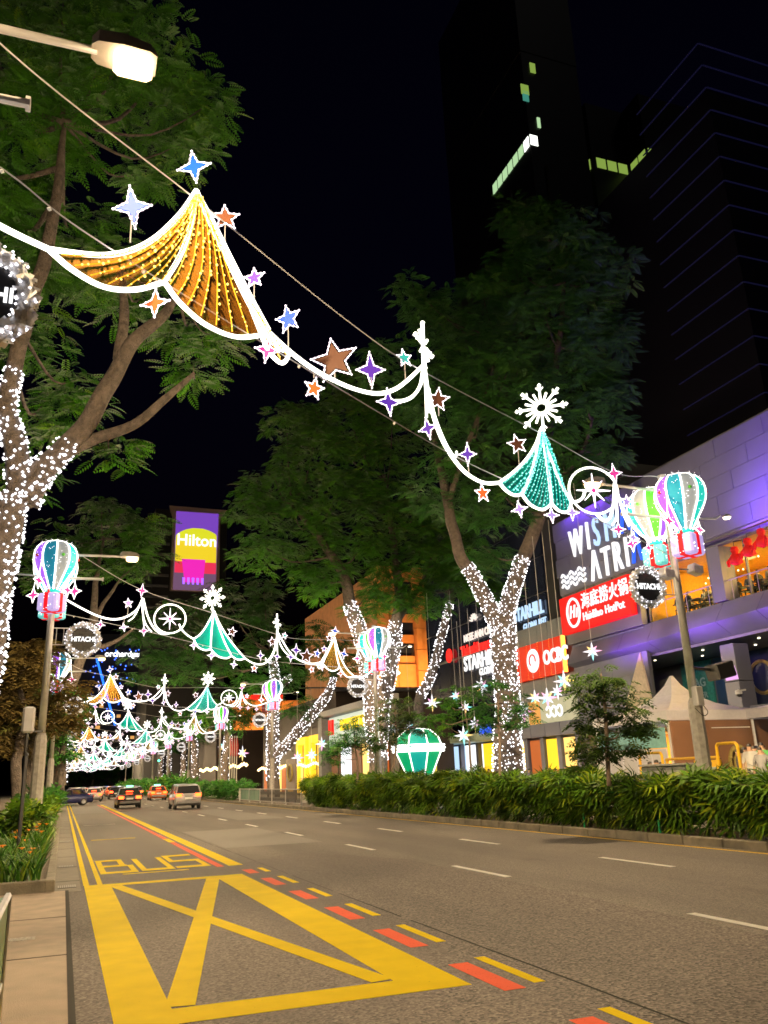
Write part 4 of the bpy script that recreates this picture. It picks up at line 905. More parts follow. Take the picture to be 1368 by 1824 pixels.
    # columns and shops below
    for y in (21.0, 29.7, 38.0):
        for k in range(4): MB().rbox((27.75, y, .95+1.65*k), .85, .85, 1.63, None, 0, .02).build('column_drum', CLAD, b)
    MB().box(31, 31.3, 20, 41, 3.9, 6.85).build('mezzanine_wall', CLAD2, b)
    for ya, yb, m in ((26.5, 32.4, NAVY), (32.6, 34.7, mat('blue_poster', (.01, .035, .09), .5, var=.5, scale=.5)), (34.9, 37.2, mat('teal_poster', (.02, .16, .15), .5, var=.3))): MB().box(30.9, 30.98, ya, yb, 4.15, 6.8).build('poster', m, b)
    text('TAG', .62, mat('poster_pale', (.3, .5, .5), .5), b, (30.86, 36.0, 5.7), FACE_X, bold=.01); text('HEUER', .42, MATS['poster_pale'], b, (30.86, 36.0, 5.05), FACE_X, bold=.01)
    mb = MB(); mb.tube([(30.86, 31.5+.75*math.cos(a), 5.5+.75*math.sin(a)) for a in np.linspace(0, 2*math.pi, 24, False)], .09, 5, closed=True); mb.build('poster_watch_ring', mat('dull_gold', (.3, .24, .08), .4, .4), b)
    MB().rbox((29.4, 30.6, 3.75), 3.4, 21, .5, None, 0, .05).build('shop_canopy', CLAD, b)
    room(b, 29.5, 34, 27, 32.4, .15, 3.5, mat('shop_blue_wall', (.25, .5, .75), .7), 900, (.45, .75, 1), 2); room(b, 29.5, 34, 32.6, 36.8, .15, 3.5, WARMW, 900, (1, .62, .2), 2); room(b, 29.5, 34, 37, 41, .15, 3.5, WARMW, 600, (1, .72, .4), 2)
    # slanted end wedge
    panel_wall(b, 26.75, 34.5, 41.1, 3.9, 8.35, 2.2, 1.1, CLAD, .3)
    facet([(26.7, 34.4, 3.9), (26.7, 37.2, 3.9), (26.2, 34.35, 7.0)], mat('lit_wedge_pale', (.55, .45, .36), .7), 'wedge_panel')  # the light on this wedge is put into its pale colour
    ww = MB().box(26.0, 26.2, 20.4, 33, 10.98, 11.05).build('wall_washer', DGREY, b)
    for k, (y, pw) in enumerate(((22.0, 900), (24.6, 260), (38, 110))): area('wall_washer_lamp', (25.7, y, 11.12 if y < 30 else 15.9), (0, R(208 if y < 30 else -30), 0), .3, 3.5, pw, (.25, .07, 1), ww); 
    for y, pw in ((25, 60), (30, 80), (35, 90)): area('ledge_lamp', (25.5, y, 7.0), (0, R(212), 0), .3, 3.5, pw, (.35, .08, 1), ww)
# red soft toys hanging from the lintel
for k, (px, py) in enumerate(((1310, 990), (1333, 975), (1357, 958))):
    p = PX(px, py, 26.4); t = empty('red_puppet', p); RM = mat('red_felt', (.75, .01, .01), .7)
    mb = MB(); mb.lathe([(.02, .42), (.14, .38), (.18, .24), (.13, .12), (.24, -.05), (.28, -.32), (.05, -.42)], 10); mb.build('body', RM, t, smooth=True)
    for q in (-1, 1): MB().tube([(0, q*.14, .0), (-.12, q*.34, -.22), (-.16, q*.30, -.42)], [.09, .10, .06], 6).build('arm', RM, t)
    MB().tube([(0, 0, .4), (0, 0, .62), (.6, 0, .75)], .02, 4).build('hook', BLACK, t)
    tag(t, 'red hanging figure under the restaurant lintel, %s' % ['beside the column', 'with one arm out, second from the column', 'furthest from the column'][k], 'ornament', 'red figures under the lintel')
# --- bank block
with Root('bank_block', (27, 44, .13), 'grey bank block with glowing red panels next to the mall') as b:
    MB().box(27.3, 40, 41.4, 50.0, 0, 10.2).build('core', CLAD2, b)
    for k in range(7): MB().box(26.9, 27.28, 41.45+k*1.22, 42.63+k*1.22, 9.15, 10.25).build('wall_panel', mat('slate_panel', (.12, .14, .15), .5, var=.1), b)
    rg = em('red_panel_light', (.85, .03, .004), .42, True)
    for k in range(5): MB().box(26.6, 26.9, 42.0+k*1.35, 43.3+k*1.35, 7.0+.0*k, 9.1).build('red_panel', rg, b); MB().box(26.62, 26.88, 41.93+k*1.35, 41.99+k*1.35, 7.0, 9.12).build('panel_edge_light', em('orange_edge', (1, .3, .04), 2.0, False), b)
    text('OCBC', 1.15, SIGNW, b, (26.5, 42.55, 8.0), FACE_X, bold=.03, depth=.08, sx=.85)
    mb = MB(); mb.lathe([(.005, 0), (.72, 0), (.72, .05), (.005, .05)], 20); me = mb.mesh('bank_emblem', SIGNW); me.transform(Matrix.Translation((26.5, 45.1, 8.05)) @ FACE_X.to_4x4()); obj('bank_emblem', me, b)
    mb = MB(); mb.tube([(26.43, 45.1+.36*math.cos(a), 8.05+.36*math.sin(a)) for a in np.linspace(-.8, 3.4, 14)], .05, 5); mb.build('emblem_curve', SIGNR, b)
    for k in range(7): MB().box(27.0, 27.28, 41.45+k*1.22, 42.63+k*1.22, 5.75, 6.95).build('wall_panel', MATS['slate_panel'], b)
    lw = em('lit_office_glass', (.85, .8, .5), .26, True)
    for k in range(6): MB().box(27.02, 27.28, 41.5+k*1.42, 42.85+k*1.42, 4.35, 5.7).build('lit_window', lw if k != 3 else em('lit_orange_glass', (1, .45, .1), .4, True), b)
    for k in range(3):
        mb = MB(); mb.tube([(26.9, 43.3+k*.62+.25*math.cos(a), 4.95+.3*math.sin(a)) for a in np.linspace(0.4, 5.9, 14)], .07, 5); mb.build('sign_letter', SIGNW, b)
    for k in range(5): MB().box(26.7, 27.28, 41.45+k*1.7, 43.1+k*1.7, 3.55, 4.3).build('wall_panel', CLAD, b)
    for k in range(5): MB().rbox((27.12, 41.9+k*1.95, 1.85), .3, .42, 3.4, None, 0, .02).build('column', CLAD, b)
    for k in range(4): MB().box(27.1, 27.25, 42.2+k*1.95, 43.5+k*1.95, .2, 3.4).build('shop_window', [WARML, YLIT, em('shop_red', (.7, .16, .03), .35, True), WARML][k], b); MB().box(26.98, 27.08, 42.25+k*1.95, 43.45+k*1.95, 1.0+.3*(k % 2), 1.35+.3*(k % 2)).build('shop_sign', [em('shop_brown', (.25, .09, .04), .3, True), MATS['shop_red'], SIGNW, MATS['shop_brown']][k], b)
# --- dark glass block with white letters
with Root('glass_block', (28.5, 60, .13), 'dark glass block carrying white letters between bank and orange tower') as b:
    for k in range(9):
        for r in range(5): MB().box(28.4, 28.5, 46+k*2.2+.04, 48.16+k*2.2, 10.3+r*2.4+.04, 12.66+r*2.4).build('glass_panel', DGLASS, b)
    for k in range(7):
        for r in range(4): MB().box(28.45, 28.55, 50.4+k*2.2+.04, 52.56+k*2.2, .6+r*2.4, 2.96+r*2.4).build('glass_panel', DGLASS, b)
    MB().box(28.6, 45, 46, 66, .1, 22.3).build('core', CLAD2, b)
    text('STARHILL', 1.25, SIGNC, b, (28.2, 48.1, 11.7), FACE_X, bold=.02, depth=.08, sx=.74); text('GLOBAL REIT', .62, SIGNC, b, (28.2, 47.4, 10.75), FACE_X, bold=.01, depth=.06, sx=.8)
    text('NGEE ANN CITY', .78, em('sign_cream', (1, .85, .75), .55, False), b, (28.2, 55.6, 11.45), FACE_X, bold=.012, depth=.08, sx=.85); text('Takashimaya', .95, em('sign_hot_red', (1, .012, .01), .8, True), b, (28.2, 56.2, 10.55), FACE_X, bold=.05, depth=.08, sx=1.05)
    mb = MB(); mb.lathe([(.005, 0), (.55, 0), (.55, .06), (.005, .06)], 18); me = mb.mesh('red_emblem', MATS['sign_hot_red']); me.transform(Matrix.Translation((28.2, 60.9, 10.6)) @ FACE_X.to_4x4()); obj('red_emblem', me, b)
    text('STARHILL', 1.5, SIGNW, b, (28.2, 55.6, 9.5), FACE_X, bold=.03, depth=.08, sx=.86); text('GLOBAL REIT', .72, SIGNW, b, (28.2, 54.0, 8.65), FACE_X, bold=.015, depth=.06, sx=.85)
    mb = MB()
    for k in range(7):
        a = R(-70+k*23); mb.tube([(28.2, 56.2-.25*math.sin(a), 12.55+.2*math.cos(a)), (28.2, 56.2-.75*math.sin(a), 12.5+.62*math.cos(a))], [.09, .05], 5)
    mb.build('leaf_emblem', MATS['sign_cream'], b)
    for k in range(5): MB().box(28.2, 28.4, 50.6+k*2.9, 53.2+k*2.9, .2, 3.6).build('shop_window', [em('shop_white', (.9, .95, 1), .9, True), YLIT, MATS['shop_white'], SIGNC, WARML][k], b); MB().rbox((27.9, 50.4+k*2.9, 1.9), .35, .35, 3.6, None, 0, .02).build('column', CLAD, b)
    MB().rbox((27.6, 58, 4.0), 1.8, 16, .5, None, 0, .05).build('shop_canopy', mat('pale_green_canopy', (.35, .45, .36), .6), b); text('ANN', .8, SIGNB, b, (26.6, 52.4, 4.4), FACE_X, bold=.02, depth=.06)
# --- orange stone tower and its podium
with Root('stone_tower', (32, 95, .13), 'orange floodlit stone tower with recessed dark bays behind the twin-stemmed tree') as b:
    MB().box(32.2, 42, 88.6, 120, 10.4, 24.4).build('core', STONE, b)
    for k, (xa, xb) in enumerate(((32.0, 33.5), (33.6, 34.2), (36.6, 37.3), (37.4, 40.2))):
        for r in range(6): MB().box(xa+.02, xb-.02, 87.9-(.35 if k in (1, 2) else 0), 88.55, 10.4+r*2.4+.03, 12.77+r*2.4).build('stone_panel', STONE, b)
    for r in range(4): MB().box(34.25, 36.55, 88.2, 88.58, 13.6+r*2.4, 14.5+r*2.4).build('spandrel', STONE, b); MB().box(34.25, 36.55, 88.45, 88.59, 14.55+r*2.4, 15.95+r*2.4).build('window_band', DGLASS, b)
    MB().box(34.25, 36.55, 88.0, 88.58, 10.4, 13.55).build('lit_panel', STONE, b)
    MB().box(26, 44, 84.8, 120, 0.13, 10.2).build('podium', mat('podium_brown', (.022, .013, .010), .8), b); MB().box(25.6, 44, 83.9, 88, 10.22, 10.5).build('podium_cornice', CLAD2, b)
    fx = MB().box(22, 42, 84.3, 84.6, 10.5, 10.62).build('floodlight_rail', DGREY, b)
    for x in (33.5, 38): area('floodlight', (x, 85.6, 10.75), (R(150), 0, 0), 4, .4, 480, (1, .50, .12), fx)
    for x in (32.0, 33.2): MB().octa((x, 85.0, 12.2), .22).build('globe_lamp', em('globe_light', (1, .8, .6), 14, False), b); MB().tube([(x, 85.0, 10.5), (x, 85.0, 12.1)], .03, 4).build('globe_post', DGREY, b)
# --- luxury shop pavilion
with Root('luxury_shop', (22, 68, .13), 'dark framed luxury shop with lit yellow lettering') as b:
    MB().box(22.6, 27, 58.5, 76, .1, 7.0).build('core', mat('shop_brown_wall', (.022, .014, .011), .7), b)
    MB().box(21.6, 22.6, 75.2, 76.2, .1, 7.1).build('frame_post', DGREY, b); MB().box(21.6, 22.6, 58, 76.2, 6.9, 7.4).build('frame_beam', mat('grey_beam', (.25, .24, .22), .5), b)
    MB().box(22.3, 22.58, 60.5, 75, 4.3, 6.8).build('sign_band', em('shop_pale_glow', (.55, .62, .5), .55, True), b)
    text('LOUIS VUITTON', 1.25, em('sign_yellow', (1, .62, .01), .75, False), b, (22.15, 67.5, 5.9), FACE_X, bold=.04, depth=.1, sx=.78)
    MB().box(22.1, 22.28, 73.4, 74.6, 5.3, 6.6).build('red_emblem', SIGNR, b)
    for k in range(5): MB().box(22.35, 22.58, 60.5+k*2.9, 63.0+k*2.9, .3, 4.2).build('shop_window', [em('shop_red', (.6, .05, .02), .8), WARML, MATS['shop_brown'], em('shop_white', (1, 1, 1), 1), MATS['shop_brown']][k], b)
with Root('gold_shop', (22, 86, .13), 'shop front with yellow lit portal frames and lantern strings beyond the luxury shop') as b:
    MB().box(22.6, 28, 77, 84-.2, .1, 6.3).build('core', MATS['shop_brown_wall'], b); MB().box(22.6, 23.4, 84, 104, .1, 5.0).build('core', MATS['shop_brown_wall'], b)
    for y in (77.2, 82.2):
        for a, c in ((y, y+.7), (y+3.0, y+3.7)): MB().box(22.0, 22.58, a, c, .3, 5.6).build('lit_jamb', YLIT, b)
        MB().box(22.0, 22.58, y+.71, y+2.99, 4.9, 5.6).build('lit_head', YLIT, b); MB().box(22.5, 22.58, y+.75, y+2.95, .3, 4.8).build('door_glass', MATS['shop_brown'], b)
    for k in range(30): MB().octa((21.7, 76.5+k*.9, 2.9+.12*math.sin(k)), .17).build('lantern', WARM2, b)
    for k in range(8): MB().box(22.3, 22.58, 85+k*2.2, 86.8+k*2.2, .4, 3.2).build('shop_window', [WARML, MATS['shop_brown'], YLIT, MATS['shop_red']][k % 4], b)
with Root('stone_tower', (38, 165, .13), 'smaller orange floodlit stone block with yellow lit window far beyond') as b:
    MB().box(26, 49.4, 150.6, 180, 10, 15.3).build('core', STONE, b); MB().box(24, 60, 148, 180, .1, 9.9).build('podium', MATS['podium_brown'], b)
    for k in range(7):
        for r in range(2): MB().box(25.9+k*3.3, 29.1+k*3.3, 150.1, 150.55, 10.05+r*2.6, 12.58+r*2.6).build('stone_panel', STONE, b)
    MB().box(32.2, 35, 149.9, 150.08, 10.4, 12.6).build('lit_window', YLIT, b); MB().box(32.2, 35, 149.9, 150.08, 13.0, 14.6).build('window', mat('purple_glass', (.06, .02, .06), .3), b)
    MB().box(28.5, 36, 149.9, 150.3, 15.32, 16.2).build('red_sign', MATS['sign_hot_red'], b)
    fx = MB().box(25, 45, 148.3, 148.6, 9.9, 10.05).build('floodlight_rail', DGREY, b)
    for x in (29, 36): area('floodlight', (x, 148.6, 10.2), (R(155), 0, 0), 5, .4, 1100, (1, .45, .08), fx)
    for k in range(26): MB().octa((20.5, 104+k*1.5, 3.5+.15*math.sin(k*1.3)), .24).build('lantern', WARM2, b)
    for x in (26.5, 31): MB().octa((x, 147.5, 11.6), .3).build('globe_lamp', MATS['globe_light'], b)
# --- hotel tower with banner
with Root('hotel_tower', (30, 202, .13), 'tall hotel tower with a balloon banner and white name letters') as b:
    MB().box(16.5, 34, 201, 230, 0, 66).build('core', mat('hotel_dark', (.008, .008, .010), .8), b)
    for k in range(9): MB().box(16.0-.25*k, 20.2, 200.2, 201, 62-k*2.6, 62.5-k*2.6).build('balcony', CLAD2, b)
    rim = MB(); rim.prism([(19.6, 66.6), (33.6, 66.4), (32.0, 63.5), (32.2, 45.5), (20.6, 45.5), (20.6, 63.5)], 199.6, 200.6, lambda a, c, d: (a, d, c)); rim.build('crown_frame', mat('beige_frame', (.30, .22, .18), .6), b)
    def strip(pts, m, d, name='banner_band'):
        MB().prism(pts, d-.08, d, lambda a, c, e: (a, e, c)).build(name, m, b)
    strip([(21.3, 65.2), (31.6, 65.2), (31.3, 45.6), (21.2, 45.6)], em('banner_mauve', (.14, .07, .13), .6, False), 199.5, 'banner')
    strip([(21.3, 65.2), (31.6, 65.2), (31.4, 56), (21.3, 56)], em('banner_purple', (.16, .05, .42), .6, False), 199.4)
    cx, cz = 26.6, 53.6
    def disc(r0, z0, z1, m, d):
        pts = []
        for t in np.linspace(0, 1, 9): z = z0+(z1-z0)*t; w = math.sqrt(max(0.01, r0*r0-(z-cz)**2)); pts.append((min(31.2, cx+w), z))
        for t in np.linspace(1, 0, 9): z = z0+(z1-z0)*t; w = math.sqrt(max(0.01, r0*r0-(z-cz)**2)); pts.append((max(21.4, cx-w), z))
        strip(pts, m, d, 'balloon_band')
    disc(7.6, 57.6, 61.1, em('banner_lime', (.62, .62, .02), .6, False), 199.3); disc(7.6, 52.6, 57.6, em('banner_yellow', (.75, .55, .02), .6, False), 199.3); disc(7.6, 49.8, 52.6, em('banner_red', (.7, .03, .08), .6, False), 199.3)
    strip([(23.0, 53.2), (28.6, 53.2), (28.2, 47.5), (23.8, 47.5)], em('banner_magenta', (.75, .02, .42), .6, False), 199.2)
    for k in range(5): strip([(23.3+k*1.1, 48.6), (23.9+k*1.1, 48.6), (23.85+k*1.1, 47.0), (23.4+k*1.1, 47.0)], em('banner_violet', (.25, .08, .9), 1.3, False), 199.1)
    text('Hilton', 4.0, em('sign_full_white', (1, 1, 1), .7, False), b, (26.4, 198.9, 57.8), FACE_Y, bold=.06, depth=.1, sx=.95)
# --- far blue lit office block
with Root('office_block', (12, 366, .13), 'far dark office block dotted with blue lights behind the third garland') as b:
    MB().box(-9, 37, 364, 400, 0, 62).build('core', mat('office_dark', (.006, .009, .024), .6), b); bl = em('blue_dot', (.05, .15, 1), 2.0, False); rr = random.Random(8)
    for k in range(90):
        x, z = rr.uniform(5, 36), rr.uniform(31, 56); MB().box(x, x+.42, 363.6, 363.95, z, z+.42).build('blue_light', bl, b)
    for k in range(24):
        x, z = rr.uniform(3, 34), rr.choice((19.5, 23.7, 28, 32)); MB().box(x, x+1.5, 363.6, 363.95, z, z+1.2).build('lit_window', em('amber_window', (1, .5, .15), .4, False), b)
    text('orchardgateway', 3.3, em('sign_far_white', (1, 1, 1), 1.6, False), b, (23, 363.2, 53.6), FACE_Y, bold=.05, depth=.1)
with Root('light_beam', (16, 362, .13), 'thin slanting mast of blue light behind the gold tent of the third garland', 'beam') as b:
    p0, p1 = PY(205, 1292, 362), PY(172, 1172, 362); MB().tube([(p0.x+.6, 362, 0), p0], .18, 5).build('beam_foot', DGREY, b); MB().tube([p0, p1], .42, 6).build('blue_tube', em('blue_tube_light', (.02, .16, 1), 1.2, False), b)  # blue light beam shaped as a solid glowing tube on a dark foot
# --- dark towers against the sky
def slit(b, name, m, P, Q, z0, z1, out):
    P, Q = Vector(P), Vector(Q); o = Vector(out); MB().add([(*P.xy, z0), (*Q.xy, z0), (*Q.xy, z1), (*P.xy, z1)]+[(*(P+o).xy, z0), (*(Q+o).xy, z0), (*(Q+o).xy, z1), (*(P+o).xy, z1)], [(0, 1, 2, 3), (7, 6, 5, 4), (0, 4, 5, 1), (2, 6, 7, 3), (1, 5, 6, 2), (0, 3, 7, 4)]).build(name, m, b)
TD = mat('tower_facade', (.004, .004, .006), .4, var=.2, scale=.2); GW = em('green_white_window', (.55, .85, .45), .42, False); GWD = em('dim_green_window', (.38, .58, .10), .30, False); WWD = em('bright_window', (.95, 1, .9), 1.3, False); TLW = em('teal_window', (.1, .5, .38), .25, False)
with Root('office_tower', (62, 104, .13), 'black office tower with one long row of green-white lit windows') as b:
    MB().box(64, 75, 95.1, 125, 0, 118).build('core', TD, b)
    for k in range(7): slit(b, 'lit_window', WWD if k == 0 else GW, (63.9, 95.5+k*1.85, 0), (63.9, 97.0+k*1.85, 0), 98.6, 100.6, (.08, 0, 0))
    slit(b, 'lit_window', WWD, (64.0, 95.05, 0), (65.4, 95.05, 0), 98.6, 100.6, (0, .04, 0))
    for (px, py, w, m) in ((944, 120, .9, GWD), (928, 158, 1.3, GWD), (931, 170, 1.0, TLW), (957, 218, .5, GW)):
        p = PY(px, py, 95.0); MB().box(p.x, p.x+w*1.1, 94.9, 95.06, p.z-1, p.z+1).build('lit_window', m, b)
    MB().box(63.9, 75, 95.0, 125, 118, 150).build('upper_core', TD, b)
    for x, y in ((63.8, 102), (66.5, 94.9)): MB().box(x-.2, x+.2, y-.2, y+.1, 40, 95).build('pier', mat('pier_grey', (.02, .02, .02), .6), b)
with Root('office_tower', (85, 100, .13), 'black stepped office tower with a zigzag row of green lit windows') as b:
    MB().box(76.8, 84.3, 96.4, 125, 0, 112).build('core', TD, b); MB().box(84.4, 110, 91.8, 125, 0, 112).build('core', TD, b)
    for k in range(5): slit(b, 'lit_window', GWD, (76.7, 97.0+k*1.75, 0), (76.7, 98.4+k*1.75, 0), 98.6, 100.6, (.08, 0, 0))
    for k in range(3): slit(b, 'lit_window', GWD, (77.6+k*2.2, 96.3, 0), (79.4+k*2.2, 96.3, 0), 98.6, 100.6, (0, .08, 0))
    for k in range(2): slit(b, 'lit_window', GWD, (84.3, 92.1+k*2.1, 0), (84.3, 93.9+k*2.1, 0), 98.6, 100.6, (.08, 0, 0))
    for k in range(3): slit(b, 'lit_window', GWD, (84.7+k*2.2, 91.7, 0), (86.5+k*2.2, 91.7, 0), 98.6, 100.6, (0, .08, 0))
with Root('residential_tower', (80, 75, .13), 'dark tower behind the mall with faint blue lines on every floor') as b:
    MB().box(71.1, 105, 65.1, 95, 0, 84).build('core', mat('tower_navy', (.006, .006, .02), .5, var=.1), b); bl = em('faint_blue_line', (.10, .10, .45), .018, False)
    for k in range(16):
        z = 37.6+k*3.58; MB().box(70.9, 71.08, 65.0, 78, z, z+.10).build('floor_line', bl, b); MB().box(71.1, 95, 64.9, 65.08, z, z+.10).build('floor_line', bl, b)

# ------------------------------------------------------------------ cars
CARGLASS = mat('car_glass', (.012, .013, .015), .06, 0, var=0, spec=.7); TYRE = mat('tyre', (.015, .015, .015), .8); RIMM = mat('alloy_rim', (.45, .45, .46), .3, .8)
TAIL = em('tail_light', (1, .06, .012), 14.0, True); TAILC = em('tail_core', (1, .28, .02), 1.3, False); PLATE = mat('number_plate', (.5, .5, .48), .6); CHROME = mat('chrome', (.6, .6, .6), .15, 1)
HEADL = em('head_light', (1, .95, .85), 10, True)
def carpaint(name, c): return mat('paint_'+name, c, .28, .25, var=.03, coat=.6)
def loft(stations, mb, mi=0):
    n = len(stations[0]); vs = [p for s in stations for p in s]; fs = [tuple(range(n-1, -1, -1)), tuple(range((len(stations)-1)*n, len(stations)*n))]
    for i in range(len(stations)-1):
        for k in range(n): fs.append((i*n+k, i*n+(k+1) % n, (i+1)*n+(k+1) % n, (i+1)*n+k))
    mb.add(vs, fs, mi)
def make_car(label, pm, x, y, rz, kind='sedan', taxi=False, lights=True, group='cars on the road'):
    c = empty('car', (x, y, 0), rz); hw = .89
    def sec(u, zb, zt, w, sh=.93): return [(u, -w*.90, zb), (u, w*.90, zb), (u, w, zb+.14), (u, w*1.0, zb+(zt-zb)*.62), (u, w*sh, zt), (u, -w*sh, zt), (u, -w*1.0, zb+(zt-zb)*.62), (u, -w, zb+.14)]
    if kind == 'sedan': st = [sec(-2.28, .42, .80, hw*.86), sec(-2.2, .28, .98, hw*.95), sec(-1.6, .22, 1.02, hw), sec(0, .2, .98, hw), sec(1.2, .22, .92, hw), sec(1.95, .26, .80, hw*.95), sec(2.25, .34, .66, hw*.82)]; gh = [(-1.78, .95, 1.02), (-1.02, 1.44, .74), (-.2, 1.48, .74), (.35, 1.43, .73), (1.12, .93, .95)]
    else: st = [sec(-2.22, .44, .86, hw*.88), sec(-2.14, .30, 1.02, hw*.96), sec(-1.6, .24, 1.04, hw), sec(0, .22, 1.02, hw), sec(1.2, .24, .96, hw), sec(1.9, .28, .84, hw*.95), sec(2.2, .36, .68, hw*.82)]; gh = [(-2.1, .98, .98), (-1.78, 1.50, .78), (-.6, 1.60, .80), (.3, 1.54, .78), (1.15, .95, .97)]
    mb = MB(); loft(st, mb); body = mb.build('body', pm, c, smooth=False)
    for p in body.data.polygons: p.use_smooth = True
    G_ = MB(); loft([[(u, -hw*w*.93, zt-.5 if 0 else .9), (u, hw*w*.93, .9), (u, hw*w*.93 if w > .9 else hw*w, zt), (u, -hw*w*.93 if w > .9 else -hw*w, zt)] for u, zt, w in gh], G_); G_.build('windows', CARGLASS, c)
    rf = MB(); r0 = [(u, zt, w) for u, zt, w in gh if w < .9]
    loft([[(u, -hw*w*1.03, zt-.03), (u, hw*w*1.03, zt-.03), (u, hw*w*.9, zt+.035), (u, -hw*w*.9, zt+.035)] for u, zt, w in r0], rf)
    for q in (-1, 1):
        P = [Vector((u, q*hw*(w*.93 if w > .9 else w)*1.01, zt)) for u, zt, w in gh]
        rf.tube(P[:2], .05, 5); rf.tube(P[-2:], .04, 5); m_ = P[2]; rf.tube([m_, (m_.x-.05, q*hw*.95, .98)], .04, 5)
    rf.build('roof', pm, c)
    for u in (-1.36, 1.38):
        for q in (-1, 1):
            w = MB(); w.lathe([(.20, -.10), (.31, -.10), (.33, -.06), (.33, .06), (.31, .10), (.20, .10)], 16); me = w.mesh('wheel', TYRE, True); me.transform(Matrix.Translation((u, q*.80, .33)) @ Matrix.Rotation(R(90), 4, 'X')); wo = obj('wheel', me, c)
            r = MB(); r.lathe([(.005, -.06), (.20, -.06), (.20, .06), (.005, .06)], 10); me = r.mesh('rim', RIMM); me.transform(Matrix.Translation((u, q*.83, .33)) @ Matrix.Rotation(R(90), 4, 'X')); obj('rim', me, wo)
    zt = .80 if kind == 'sedan' else .92
    for q in (-1, 1):
        l = MB(); l.rbox((-2.245 if kind == 'sedan' else -2.19, q*.64, zt), .12, .40, .22, None, 0, .03); lo = l.build('tail_light', TAIL if lights else mat('tail_red', (.3, .01, .01), .3), c)
        l = MB(); l.rbox((-2.31 if kind == 'sedan' else -2.255, q*.64, zt), .02, .22, .08); l.build('lamp_core', TAILC if lights else MATS['tail_red'], lo)
        MB().rbox((.75, q*.98, 1.0), .12, .18, .13, None, 0, .02).build('mirror', pm, c); MB().rbox((2.16, q*.6, .66), .1, .3, .13, None, 0, .03).build('headlight', WHITE if rz == R(90) else HEADL, c)
    MB().rbox((-2.27, 0, .46), .12, 1.5, .2, None, 0, .04).build('bumper', DGREY, c); MB().rbox((-2.31, 0, .72), .03, .5, .13).build('number_plate', PLATE, c); MB().rbox((-2.30, 0, .86), .03, .5, .035).build('trim', CHROME, c)
    MB().rbox((gh[0][0]+.25, 0, gh[0][1]+.28), .06, .5, .06).build('brake_lamp', TAIL if lights else MATS['tail_red'], c)
    if taxi: MB().rbox((-.1, 0, 1.60), .18, .7, .14, None, 0, .03).build('roof_sign', em('taxi_sign', (.2, 1, .5), 2.0, False), c)
    tag(c, label, 'car', group); return c
A90 = R(90)
make_car('black sedan with glowing tail lights beside the yellow bus lane line', carpaint('black', (.012, .012, .014)), 4.85, 72, A90)
make_car('silver estate car with lit tail lights near the hedge end', carpaint('silver', (.20, .20, .21)), 8.0, 62.5, A90, 'estate')
make_car('white taxi with red tail lights just ahead of the black sedan', carpaint('white', (.35, .35, .35)), 6.6, 96, A90, taxi=True)
make_car('orange taxi between the white taxi and the black hatchback', carpaint('orange', (.55, .12, .02)), 9.9, 101, A90, taxi=True)
make_car('black estate car stopped ahead of the silver estate car', carpaint('black2', (.015, .015, .018)), 11.3, 92, A90, 'estate')
make_car('dark blue car turning in from the side by the left bed', carpaint('navy', (.012, .014, .06)), .55, 92, R(188), lights=False)
make_car('white saloon braking in the bus lane queue', carpaint('pale', (.3, .28, .28)), 3.4, 108, A90)
rr = random.Random(12)
for k, (x, y) in enumerate(((6.6, 122), (1.6, 119), (4.2, 124), (2.9, 138), (1.8, 164), (3.9, 172), (1.9, 192), (4.2, 214), (6.9, 214), (2.0, 222), (9.6, 128), (2.2, 128), (4.7, 136), (7.4, 148), (10.6, 150), (2.4, 150), (5.0, 162), (8.2, 170), (2.6, 178), (11.2, 175), (5.4, 190), (8.4, 198), (3.0, 205), (11.2, 205))):
    make_car('car with red tail lights in the far queue under the garlands', carpaint(('black', 'silver', 'white', 'orange', 'navy')[k % 5], (.1, .1, .1)), x, y, A90, rr.choice(('sedan', 'estate')), group='queue of far cars')

